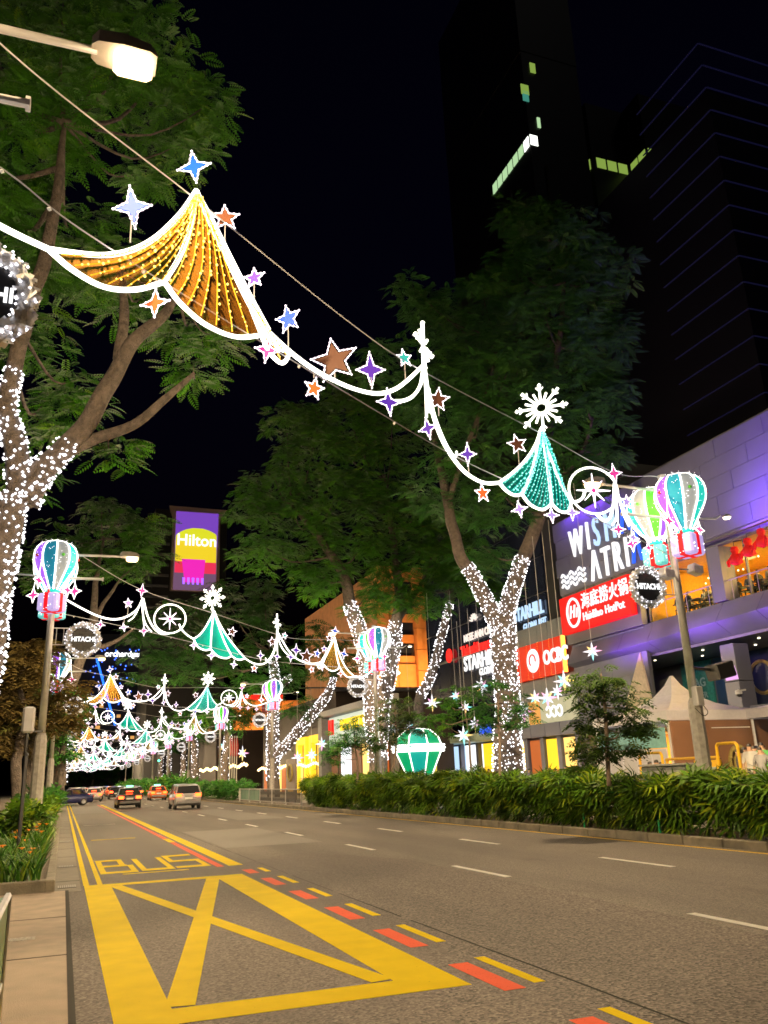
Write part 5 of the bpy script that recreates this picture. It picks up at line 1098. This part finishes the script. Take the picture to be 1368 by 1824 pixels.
# ------------------------------------------------------------------ people
SKIN = mat('skin', (.42, .26, .18), .6, var=.08); HAIR = mat('black_hair', (.012, .010, .009), .5)
def person_mesh(pose):
    J = {'pelvis': (0, 0, .95), 'waist': (0, .0, 1.1), 'chest': (0, .01, 1.32), 'neck': (0, .01, 1.48), 'head': (0, -.01, 1.60), 'crown': (0, 0, 1.70)}
    E_ = [('pelvis', 'waist'), ('waist', 'chest'), ('chest', 'neck'), ('neck', 'head'), ('head', 'crown')]
    RD = {'pelvis': (.155, .11), 'waist': (.135, .10), 'chest': (.155, .11), 'neck': (.055, .055), 'head': (.085, .10), 'crown': (.06, .07)}
    for q, n in ((-1, 'l'), (1, 'r')):
        up = pose == 'phone' and q > 0; sit = pose == 'sit'
        J.update({n+'sh': (q*.17, .01, 1.40), n+'el': (q*.25, .03, 1.13) if not up else (q*.24, -.10, 1.18), n+'wr': (q*.24, -.08, .90) if not up else (q*.12, -.30, 1.36), n+'ha': (q*.23, -.12, .80) if not up else (q*.10, -.33, 1.45),
                  n+'hip': (q*.09, 0, .90), n+'kn': (q*.10, -.03, .50) if not sit else (q*.13, -.42, .92), n+'an': (q*.10, .02, .09) if not sit else (q*.13, -.42, .50), n+'to': (q*.11, -.14, .04) if not sit else (q*.13, -.55, .46)})
        if sit: J[n+'wr'] = (q*.15, -.30, 1.08); J[n+'ha'] = (q*.10, -.38, 1.10)
        E_ += [('chest', n+'sh'), (n+'sh', n+'el'), (n+'el', n+'wr'), (n+'wr', n+'ha'), ('pelvis', n+'hip'), (n+'hip', n+'kn'), (n+'kn', n+'an'), (n+'an', n+'to')]
        RD.update({n+'sh': (.065, .065), n+'el': (.045, .045), n+'wr': (.032, .032), n+'ha': (.04, .025), n+'hip': (.095, .095), n+'kn': (.06, .06), n+'an': (.042, .042), n+'to': (.045, .03)})
    keys = list(J); me = bpy.data.meshes.new('person'); me.from_pydata([J[k] for k in keys], [(keys.index(a), keys.index(c)) for a, c in E_], [])
    o = bpy.data.objects.new('person_tmp', me); COL.objects.link(o); md = o.modifiers.new('Skin', 'SKIN'); md.use_smooth_shade = True
    for k, v in zip(keys, me.skin_vertices[0].data): v.radius = RD[k]; v.use_root = (k == 'pelvis')
    sd = o.modifiers.new('Sub', 'SUBSURF'); sd.levels = 1; sd.render_levels = 1
    dg = bpy.context.evaluated_depsgraph_get(); out = bpy.data.meshes.new_from_object(o.evaluated_get(dg)); bpy.data.objects.remove(o); return out
PM = {k: person_mesh(k) for k in ('stand', 'phone', 'sit')}
SH = [mat('shirt_'+n, c, .8, var=.1) for n, c in (('white', (.6, .6, .58)), ('black', (.02, .02, .025)), ('blue', (.04, .08, .35)), ('pink', (.5, .2, .22)), ('navy', (.02, .03, .09)), ('green', (.05, .22, .06)), ('grey', (.18, .18, .19)), ('beige', (.4, .3, .2)), ('purple', (.14, .05, .3)))]
TR = [mat('trouser_'+n, c, .85, var=.1) for n, c in (('black', (.02, .02, .02)), ('denim', (.05, .08, .16)), ('khaki', (.22, .17, .1)))]
def person(x, y, z, rz, pose, si, ti, label, group, s=1.0):
    base = PM[pose].copy(); base.materials.clear()
    for m in (SKIN, SH[si], TR[ti], HAIR): base.materials.append(m)
    for p in base.polygons:
        c = p.center; mi = 0
        if c.z < 1.47: mi = 1
        if c.z < .97 and abs(c.x) < .19 and pose != 'sit': mi = 2
        if pose == 'sit' and (c.z < 1.0 or (c.y < -.15 and c.z < 1.03)): mi = 2
        if abs(c.x) > .19 and c.z < 1.15: mi = 0
        if pose == 'phone' and c.y < -.16 and c.z > 1.1: mi = 0
        if c.z < .09 and pose != 'sit': mi = 3
        if c.z > 1.62 or (c.z > 1.50 and c.y > .035): mi = 3
        p.material_index = mi
    o = obj('person', base, None, (x, y, z), rz); o.scale = (s, s, s); tag(o, label, 'person', group); return o
rr = random.Random(21)
# spectators by the mall
struct(MB().box(18.2, 22.5, 18.6, 24.2, .125, .5).build('plaza_step', PAVE))
lab0 = {0: 'woman in pink dress holding a bag, standing above the seated crowd beside the mall column'}
cn = ['white', 'black', 'blue', 'pink', 'navy', 'green', 'grey', 'beige', 'purple']
k = 0
for (px, X, si, pose) in ((1344, 25.4, 3, 'phone'), (1325, 25.2, 0, 'stand'), (1300, 23.5, 0, 'stand'), (1322, 21.6, 0, 'stand'), (1336, 21.3, 2, 'stand'), (1352, 21.2, 4, 'phone'), (1364, 21.0, 1, 'stand'), (1330, 19.8, 7, 'stand'), (1348, 19.6, 3, 'stand'), (1362, 19.5, 5, 'phone'), (1318, 19.9, 1, 'stand'), (1340, 18.9, 0, 'stand'), (1358, 18.6, 6, 'stand'), (1283, 22.5, 6, 'stand'),
                          (1150, 19.4, 0, 'stand'), (1158, 19.2, 6, 'stand'), (1170, 18.8, 1, 'stand'), (1177, 19.1, 0, 'phone'), (1188, 18.9, 1, 'stand')):
    p = PX(px, 1365, X); person(p.x, p.y, (.5 if px > 1310 and X < 22 else .13), R(rr.choice((-60, -90, -120, 80))), pose, si, rr.randrange(3),
        'person in %s top %s' % (cn[si], 'standing behind the yellow rails' if px < 1200 else ('raising a phone among the crowd by the pagoda tent' if pose == 'phone' else 'standing in the crowd between tent and column')), 'crowd by the pagoda tent', rr.uniform(.92, 1.03))
for (px, X, si, pose) in ((942, 23.5, 8, 'stand'), (973, 23.8, 1, 'stand'), (980, 23.4, 1, 'phone'), (990, 24, 6, 'stand'), (998, 24.1, 1, 'stand'), (1008, 23.4, 4, 'stand'), (1016, 22.8, 1, 'stand'), (1030, 23, 6, 'stand'), (870, 24, 0, 'stand'), (862, 23, 1, 'stand'), (826, 23, 6, 'stand')):
    p = PX(px, 1370, X); person(p.x, p.y, .13, R(rr.uniform(0, 360)), pose, si, rr.randrange(3), 'person in %s top walking past the bank shops' % cn[si], 'passers-by in front of the bank block', rr.uniform(.92, 1.04))
# diners
for k in range(16):
    y = 23.6+k*.64+rr.uniform(-.15, .15); person(27.9+rr.uniform(0, .8), y, 8.53-.45, R(rr.choice((0, 180, 90))), 'sit', rr.choice((1, 4, 6, 1)), 0, 'diner in dark clothes seated behind the restaurant glass', 'diners on the restaurant storey', 1.0)
    if k % 2 == 0:
        t = empty('dining_table', (28.3, y+.6, 8.53)); MB().rbox((0, 0, .72), .8, .7, .05, None, 0, .01).build('table_top', DGREY, t); MB().lathe([(.22, 0), (.05, .05), (.04, .7)], 8, cap=True).build('table_leg', DGREY, t); tag(t, 'dark dining table behind the restaurant glass', 'table', 'restaurant tables')
    st = empty('dining_chair', (27.9+.2, y, 8.53)); MB().rbox((0, 0, .43), .42, .42, .06, None, 0, .01).build('seat', BLACK, st)
    for a in (-.18, .18):
        for c in (-.18, .18): MB().box(a-.02, a+.02, c-.02, c+.02, 0, .41).build('leg', BLACK, st)
    tag(st, 'dark dining chair behind the restaurant glass', 'chair', 'restaurant chairs')

# ------------------------------------------------------------------ street furniture
def thing(name, loc, label, cat, group=None, rz=0): return tag(empty(name, loc, rz), label, cat, group)
# pagoda tent
t = thing('pagoda_tent', (21.6, 26.6, .13), 'white pagoda tent with brown watch poster beside the mall', 'tent'); TENTW = mat('tent_canvas', (.72, .70, .74), .7, var=.05)
hw = 2.25; mb = MB(); prof = [(1.0, 0), (.72, .12), (.46, .34), (.24, .68), (.10, 1.08), (.02, 1.45)]
for i in range(len(prof)-1):
    (a, z0), (c, z1) = prof[i], prof[i+1]; q = [(-1, -1), (1, -1), (1, 1), (-1, 1)]
    for j in range(4):
        (xa, ya), (xb, yb) = q[j], q[(j+1) % 4]; mb.quad((xa*a*hw, ya*a*hw, 3.35+z0), (xb*a*hw, yb*a*hw, 3.35+z0), (xb*c*hw, yb*c*hw, 3.35+z1), (xa*c*hw, ya*c*hw, 3.35+z1))
mb.build('canopy', TENTW, t)
for (xa, ya), (xb, yb) in (((-1, -1), (1, -1)), ((1, -1), (1, 1)), ((1, 1), (-1, 1)), ((-1, 1), (-1, -1))):
    x0, x1, y0, y1 = min(xa, xb)*hw, max(xa, xb)*hw, min(ya, yb)*hw, max(ya, yb)*hw; MB().box(x0-.01, x1+.01, y0-.01, y1+.01, 3.02, 3.35).build('valance', TENTW, t)
for xa in (-1, 1):
    for ya in (-1, 1): MB().tube([(xa*2.15, ya*2.15, 0), (xa*2.15, ya*2.15, 3.2)], .05, 6).build('leg', WHITE, t)
po = MB().box(-2.2, 2.1, -2.34, -2.27, .05, 3.0).build('poster_panel', mat('brown_poster', (.13, .065, .035), .5, var=.25, scale=.7), t)
mb = MB(); mb.tube([(.5+.42*math.cos(a), -2.37, 1.55+.55*math.sin(a)) for a in np.linspace(0, 2*math.pi, 20, False)], .07, 5, closed=True); mb.tube([(.5+.22*math.cos(a), -2.37, 1.55+.3*math.sin(a)) for a in np.linspace(0, 2*math.pi, 14, False)], .05, 5, closed=True)
for k in range(9): mb.octa((.5+.42*math.cos(k*.7), -2.40, 1.55+.5*math.sin(k*.7)), .09)
mb.build('gold_emblem', mat('dull_gold', (.3, .24, .08), .4, .4), po); MB().box(-.5, 1.2, -2.36, -2.345, 2.72, 2.75).build('poster_line', WHITE, po)
for k in range(5): MB().box(-2.32, -2.28, -2.1+k*.85, -1.28+k*.85, .05, 2.1).build('side_curtain', TENTW, t)
MB().box(-2.31, -2.27, -2.1, 1.9, 2.12, 2.8).build('clear_window', mat('tent_window', (.12, .25, .25), .2), t)
area('tent_lamp', (0, 0, 3.0), (0, 0, 0), .6, .6, 140, (1, .9, .85), MB().rbox((0, 0, 3.08), .6, .6, .06).build('tent_light', em('tent_light_panel', (1, .95, .9), 3, False), t))
t2 = copy_tree(t); t2.location = (25.0, 22.0, .13); [drop_tree(c_) for c_ in list(CH[t2.name]) if c_.name.split('.')[0] in ('poster_panel', 'side_curtain', 'clear_window')]; t2['label'] = 'second white pagoda tent further along the mall front'
# cabinet and yellow rails
cb = thing('utility_cabinet', (16.4, 20.6, .13), 'grey metal utility cabinet behind the hedge beside the lamp post', 'cabinet'); CABM = mat('cabinet_grey', (.17, .17, .17), .55, .3, var=.25, scale=3)
MB().rbox((0, 0, .78), .9, 1.9, 1.5, None, 0, .03).build('body', CABM, cb); MB().box(-.47, -.455, -.02, .02, .1, 1.45).build('door_gap', BLACK, cb); MB().rbox((0, 0, 1.56), 1.0, 2.0, .06, None, 0, .01).build('lid', CABM, cb); MB().rbox((-.47, -.4, .9), .03, .12, .2).build('vent', BLACK, cb)
for k in range(3): MB().rbox((-.46, -.72, .5+k*.2), .02, .3, .06).build('sticker', WHITE if k else PLATE, cb)
YST = mat('yellow_steel', (.62, .36, .015), .45, var=.12)
def urail(px0, px1, X, ztop, label):
    a, c = PX(px0, 1370, X), PX(px1, 1370, X); r = thing('yellow_rail', (a.x, a.y, .13), label, 'rail', 'yellow steel rails behind the hedge'); d = Vector((0, c.y-a.y, 0)); h = ztop-.13; e = d.normalized()*.14
    MB().tube(smooth_path([(0, 0, 0), (0, 0, h*.5), (0, 0, h-.16), e*.3+Vector((0, 0, h-.04)), e+Vector((0, 0, h)), d-e+Vector((0, 0, h)), d-e*.3+Vector((0, 0, h-.04)), d+Vector((0, 0, h-.16)), d+Vector((0, 0, h*.5)), d], 3), .045, 6).build('hoop', YST, r)
    for z in (.5, 1.0): MB().tube([Vector((0, 0, z)), d+Vector((0, 0, z))], .025, 5).build('crossbar', YST, r)
urail(1142, 1182, 17.0, 2.05, 'yellow hooped rail behind the grey cabinet'); urail(1282, 1320, 17.2, 2.2, 'yellow hooped rail beside the crowd'); urail(1190, 1282, 17.8, 1.85, 'long low yellow rail between the two hoops')
bp = thing('notice_panel', (17.3, PX(1262, 1370, 17.3).y, .13), 'yellow notice panel beside the lamp post behind the hedge', 'sign'); MB().rbox((0, 0, 1.0), .06, 1.1, 1.3, None, 0, .01).build('board', YST, bp)
for k in range(4): MB().box(-.045, -.032, -.35, .3-.1*(k % 2), .85+k*.18, .92+k*.18).build('text_line', PLATE, bp)
for q in (-.45, .45): MB().box(-.03, .03, q-.03, q+.03, 0, .4).build('leg', YST, bp)
# railing at the hedge's end
rl = thing('railing', (13.45, 51.2, .12), 'green and grey kerbside railing past the end of the hedge', 'railing')
MB().tube([(0, 0, .95), (0, 19.5, .95)], .035, 6).build('top_rail', mat('pale_rail', (.28, .28, .28), .4, .3), rl); MB().tube([(0, 0, .15), (0, 19.5, .15)], .025, 6).build('bottom_rail', STEELD, rl)
for k in range(40): MB().lathe([(.02, .15), (.035, .3), (.02, .5), (.035, .7), (.02, .93)], 6, (0, .2+k*.3, 0)).build('baluster', mat('dark_rail', (.07, .07, .07), .5, .3), rl)
GRN = mat('green_panel', (.02, .09, .06), .5, var=.15)
for k in range(4): MB().rbox((0, 12.9+k*1.75, .53), .04, 1.68, .72, None, 0, .01).build('panel', GRN, rl)
for k in range(6): MB().rbox((0, .05+k*3.9, .5), .09, .09, 1.0).build('post', STEELD, rl)
pb = thing('poster_board', (14.4, 57.5, .13), 'brown poster board with a gold wreath emblem behind the railing', 'sign'); MB().rbox((0, 0, 1.55), .12, 2.6, 2.6, None, 0, .02).build('board', mat('board_brown', (.10, .075, .06), .5, var=.15), pb)
mb = MB(); mb.tube([(-.08, .62*math.cos(a), 1.95+.5*math.sin(a)) for a in np.linspace(0, 2*math.pi, 20, False)], .09, 5, closed=True); mb.build('gold_emblem', MATS['dull_gold'], pb); MB().box(-.08, -.065, -.8, .8, .75, .9).build('gold_line', YST, pb)
for q in (-1, 1): MB().box(-.05, .05, q-.05, q+.05, 0, .3).build('foot', DGREY, pb)
g2 = thing('green_rail', (13.35, 17.6, .12), 'thin green handrail tip showing through the hedge', 'rail'); MB().tube([(0, 0, 0), (0, 0, .95), (0, 3.2, .95), (0, 3.2, 0)], .03, 6).build('bar', em('green_rail_paint', (.02, .22, .10), 0.0, False, (.02, .22, .10)), g2)
# left: green bin-like rail panel near the camera
lr = thing('railing', (-.285, 5.3, .03), 'dark green panel railing with pale edge beside the left pavement', 'railing'); MB().rbox((0, 0, .58), .05, 1.3, .95, None, 0, .01).build('panel', GRN, lr); MB().tube([(.02, -.66, .1), (.02, -.66, 1.06), (.02, .66, 1.06), (.02, .66, .0)], .022, 6).build('edge_bar', STEEL, lr)
MB().tube([(.02, -.66, .58), (.02, .66, .58)], .018, 6).build('mid_bar', STEEL, lr)
# signal box and thin posts at the left lamp post
sb = thing('signal_box', (-1.15, 28.9, 0), 'grey signal box on a thin dark post beside the lamp post in the bed', 'signal box'); MB().tube([(0, 0, .1), (0, 0, 3.4)], .045, 6).build('post', BLACK, sb); MB().rbox((0, -.02, 3.75), .36, .3, .8, None, 0, .06).build('housing', STEELD, sb); MB().rbox((.2, -.02, 3.4), .5, .06, .06).build('bracket', DGREY, sb)
tp = thing('sign_post', (-.80, 20.6, 0), 'thin black post rising from the strap leaves', 'post'); MB().tube([(0, 0, .1), (0, 0, 2.4)], .04, 6).build('pole', BLACK, tp); MB().lathe([(.06, 2.4), (.02, 2.46)], 8, cap=True).build('cap', BLACK, tp)
# spotlights and projector on the first hedge-side lamp post
for k, (px, py, label) in enumerate(((1238, 1015, 'grey floodlight clamped high on the lamp post by the pagoda tent'), (1187, 1022, 'second grey floodlight facing the wreath on the lamp post by the pagoda tent'))):
    p = PY(px, py, 18.1); f = thing('floodlight', p, label, 'floodlight'); MB().rbox((0, 0, 0), .34, .3, .26, Matrix.Rotation(R(20), 3, 'Y'), 0, .03).build('housing', STEELD, f); MB().rbox((0, -.16, -.02), .28, .02, .2).build('lens', mat('lamp_glass', (.25, .25, .3), .1), f); MB().tube([(0, 0, .0), (RPX-p.x, .2, .05)], .025, 5).build('bracket', DGREY, f)
p = PY(1283, 1195, 18.2); f = thing('projector', p, 'black projector box clamped on the lamp post by the pagoda tent', 'projector'); MB().rbox((0, 0, 0), .62, .5, .42, Matrix.Rotation(R(-12), 3, 'Y'), 0, .03).build('housing', BLACK, f); MB().rbox((.33, 0, -.06), .03, .44, .36, Matrix.Rotation(R(-12), 3, 'Y')).build('lens_frame', em('pink_lens', (.7, .35, .75), .7, False), f); MB().tube([(0, 0, 0), (RPX-p.x, .1, .1)], .04, 6).build('bracket', BLACK, f)
p = PY(1243, 1240, 18.1); f = thing('control_box', p, 'pale control box strapped to the lamp post by the pagoda tent', 'box'); MB().rbox((0, 0, 0), .22, .22, .5, None, 0, .02).build('housing', STEELD, f); MB().tube([(0, 0, .1), (RPX-p.x, .2, .1)], .03, 5).build('strap', BLACK, f); MB().tube(smooth_path([(.1, 0, -.2), (.25, 0, -.4), (.1, 0, -.5), (-.15, 0, -.3)], 4), .012, 4).build('cable', BLACK, f)
p = PX(1316, 1235, 27.2); f = thing('security_camera', p, 'white dome security camera on the mall column', 'camera'); MB().lathe([(.02, .16), (.14, .12), (.15, 0), (.13, -.04)], 10).build('housing', WHITE, f); MB().lathe([(.12, -.04), (.10, -.12), (.01, -.16)], 10).build('dome', BLACK, f); MB().tube([(0, 0, .1), (.4, 0, .15)], .04, 5).build('bracket', WHITE, f)
# big teal balloon ornament on the plaza
tb = thing('balloon_ornament', (18, 43.6, .13), 'large teal hot air balloon ornament with white ring behind the hedge', 'ornament'); pr_ = [(.05, 3.95), (.7, 3.85), (1.15, 3.5), (1.35, 3.0), (1.28, 2.7), (.95, 2.0), (.62, 1.3), (.45, .95)]
for k in range(8): MB().lathe(pr_, 3, (0, 0, 0), 0, 2*math.pi*k/8, 2*math.pi*(k+1)/8).build('balloon_panel', em('ornament_teal', (.0, .50, .40), .38, False) if k % 2 else em('ornament_green', (.0, .50, .18), .38, False), tb, smooth=True)
mb = MB()
for k in range(8): a = 2*math.pi*k/8; mb.tube([(r*1.02*math.cos(a), r*1.02*math.sin(a), z) for r, z in pr_], .03, 5)
mb.build('light_rim', TUBEW, tb)
for z, r in ((3.05, 1.42), (2.9, 1.45), (2.75, 1.40)): MB().tube([(r*math.cos(a), r*math.sin(a), z) for a in np.linspace(0, 2*math.pi, 24, False)], .05, 5, closed=True).build('light_ring', TUBEW, tb)
MB().rbox((0, 0, .5), .9, .9, .8, None, 0, .06).build('basket', mat('basket_gold', (.4, .25, .05), .5), tb)
lg = thing('lit_sign', (19.6, 46.2, .13), 'yellow lit panel with a wreath pattern beside the teal balloon', 'sign'); MB().rbox((0, 0, 1.3), .12, 2.4, 2.2, None, 0, .02).build('panel', em('gold_panel', (.55, .42, .06), .75, True), lg); MB().box(-.05, .05, -1.0, 1.0, 0, .22).build('foot', DGREY, lg)
mb = MB(); mb.tube([(-.09, .45*math.cos(a), 1.35+.45*math.sin(a)) for a in np.linspace(0, 2*math.pi, 20, False)], .05, 5, closed=True); mb.build('wreath_emblem', mat('emblem_brown', (.2, .1, .03)), lg)
# hanging star lanterns
LCOL = [em('lantern_'+n, c, .75, False) for n, c in (('pink', (1, .45, .75)), ('white', (.9, .9, 1)), ('aqua', (.3, .9, .9)), ('gold', (1, .7, .25)))]
def lantern(px, py, Y, r, hang, place):
    p = PY(px, py, Y); l = thing('star_lantern', p, 'pale lit star lantern hanging '+place, 'lantern', 'star lanterns by the plaza'); rr = random.Random(px)
    for k in range(8):
        a = math.pi*k/4; d = Vector((math.sin(a)*.75, -math.sin(a)*.65, math.cos(a))); rl_ = r*(1 if k % 2 == 0 else .72); sd = Vector((math.cos(a)*.75, -math.cos(a)*.65, -math.sin(a)))*r*.13; n_ = Vector((.65, .75, 0))*r*.12
        MB().add([d*r*.12-sd, d*r*.35, d*rl_, d*r*.12+sd, d*r*.25+n_, d*r*.25-n_, d*r*.3+sd, d*r*.3-sd], [(0, 7, 4), (4, 7, 2), (4, 2, 6), (0, 4, 3), (3, 4, 6), (7, 0, 5), (2, 7, 5), (6, 2, 5), (3, 6, 5), (0, 3, 5)]).build('star_point', LCOL[rr.randrange(4) if k % 3 else 1], l)
    MB().octa((0, 0, 0), r*.2).build('star_core', LCOL[1], l)
    MB().tube([(0, 0, r*.6), (0, 0, hang)], .008, 3).build('wire', STEELD, l)
for a in ((1055, 1160, 24, .34, 6, 'in front of the red bank sign corner'), (1005, 1213, 26, .42, 6, 'over the lit bank windows'), (993, 1232, 26.5, .32, 6, 'over the lit bank windows'), (975, 1243, 26.5, .40, 6, 'over the lit bank windows'), (933, 1268, 28, .42, 5, 'right beside the fairy-lit forked trunk'), (953, 1243, 28, .34, 5, 'over the lit bank windows'),
          (858, 1222, 33, .45, 5, 'below the white department store letters'), (829, 1260, 35, .34, 5, 'among the young tree leaves by the forked trunk'), (812, 1240, 36, .34, 5, 'below the white department store letters'), (846, 1290, 33, .36, 5, 'among the young tree leaves by the forked trunk'), (826, 1310, 34, .46, 5, 'among the young tree leaves by the forked trunk'), (770, 1252, 42, .5, 6, 'under the slanting fairy-lit trunk'),
          (700, 1300, 40, .32, 4, 'above the teal balloon'), (730, 1296, 40, .32, 4, 'above the teal balloon'), (573, 1325, 60, .55, 5, 'in front of the yellow portals'), (555, 1345, 62, .55, 5, 'in front of the yellow portals'), (530, 1350, 64, .6, 5, 'in front of the yellow portals'), (398, 1330, 100, .8, 6, 'before the far orange block'), (432, 1342, 98, .9, 6, 'before the far orange block')):
    lantern(*a)
# flag poles
for k in range(4):
    p = PX(409+k*4, 1385, 16.5+k*.25); f = thing('flag_pole', (p.x, p.y, .13), 'slim white pole with a furled red flag before the far orange block', 'flag pole', 'row of flag poles'); MB().tube([(0, 0, 0), (0, 0, 6.2)], .06, 5).build('pole', WHITE, f)
    MB().tube([(0, -.1, 6.0), (.1, -.15, 5.0), (.05, -.1, 4.1)], [.04, .08, .05], 5).build('flag', mat('flag_red', (.45, .02, .02), .8), f)
# traffic lights
GRNL = em('signal_green', (.05, 1, .45), 18, True); REDL = em('signal_red', (1, .03, .02), 14, True)
for (x, y, z, m, lb) in ((12.6, 128, 5.2, GRNL, 'traffic light showing green over the far junction'), (.0, 128, 4.8, REDL, 'traffic light showing red beside the far car queue'), (-.2, 152, 6.4, REDL, 'second red traffic light further past the far junction')):
    s_ = thing('traffic_light', (x, y, 0), lb, 'traffic light'); MB().tube([(0, 0, 0), (0, 0, z+.6)], .08, 6).build('pole', DGREY, s_); MB().rbox((0, -.15, z), .4, .25, 1.1, None, 0, .04).build('housing', BLACK, s_)
    for k in range(3): MB().lathe([(.005, 0), (.14, 0), (.14, .03), (.005, .03)], 10, (0, 0, 0)).build('lens', m if (k == 0) == (m is GRNL) and (k in (0, 2)) and not (m is REDL and k == 0) and not (m is GRNL and k == 2) else mat('dead_lens', (.03, .03, .03), .3), s_).matrix_local = Matrix.Translation((0, -.28, z-.34+.34*k)) @ Matrix.Rotation(R(90), 4, 'X')
# far end: a dark tree row
for k, (px, Y, h) in enumerate(((120, 330, 1345), (165, 335, 1352), (210, 340, 1340), (255, 335, 1345), (300, 320, 1340))):
    tree('rain_tree', 'dark tree closing the far end of the street', [([(px, 1400, Y), (px+1, 1385, Y), (px, h+10, Y)], [.6, .5, .2])], [(px, h, 16, Y), (px-14, h+12, 14, Y), (px+14, h+10, 14, Y), (px, h+26, 14, Y), (px-20, h+30, 12, Y), (px+20, h+30, 12, Y)], 80+k, tips=3, tm=RAIN2*3, lm=LEAFD, group='trees at the far end')
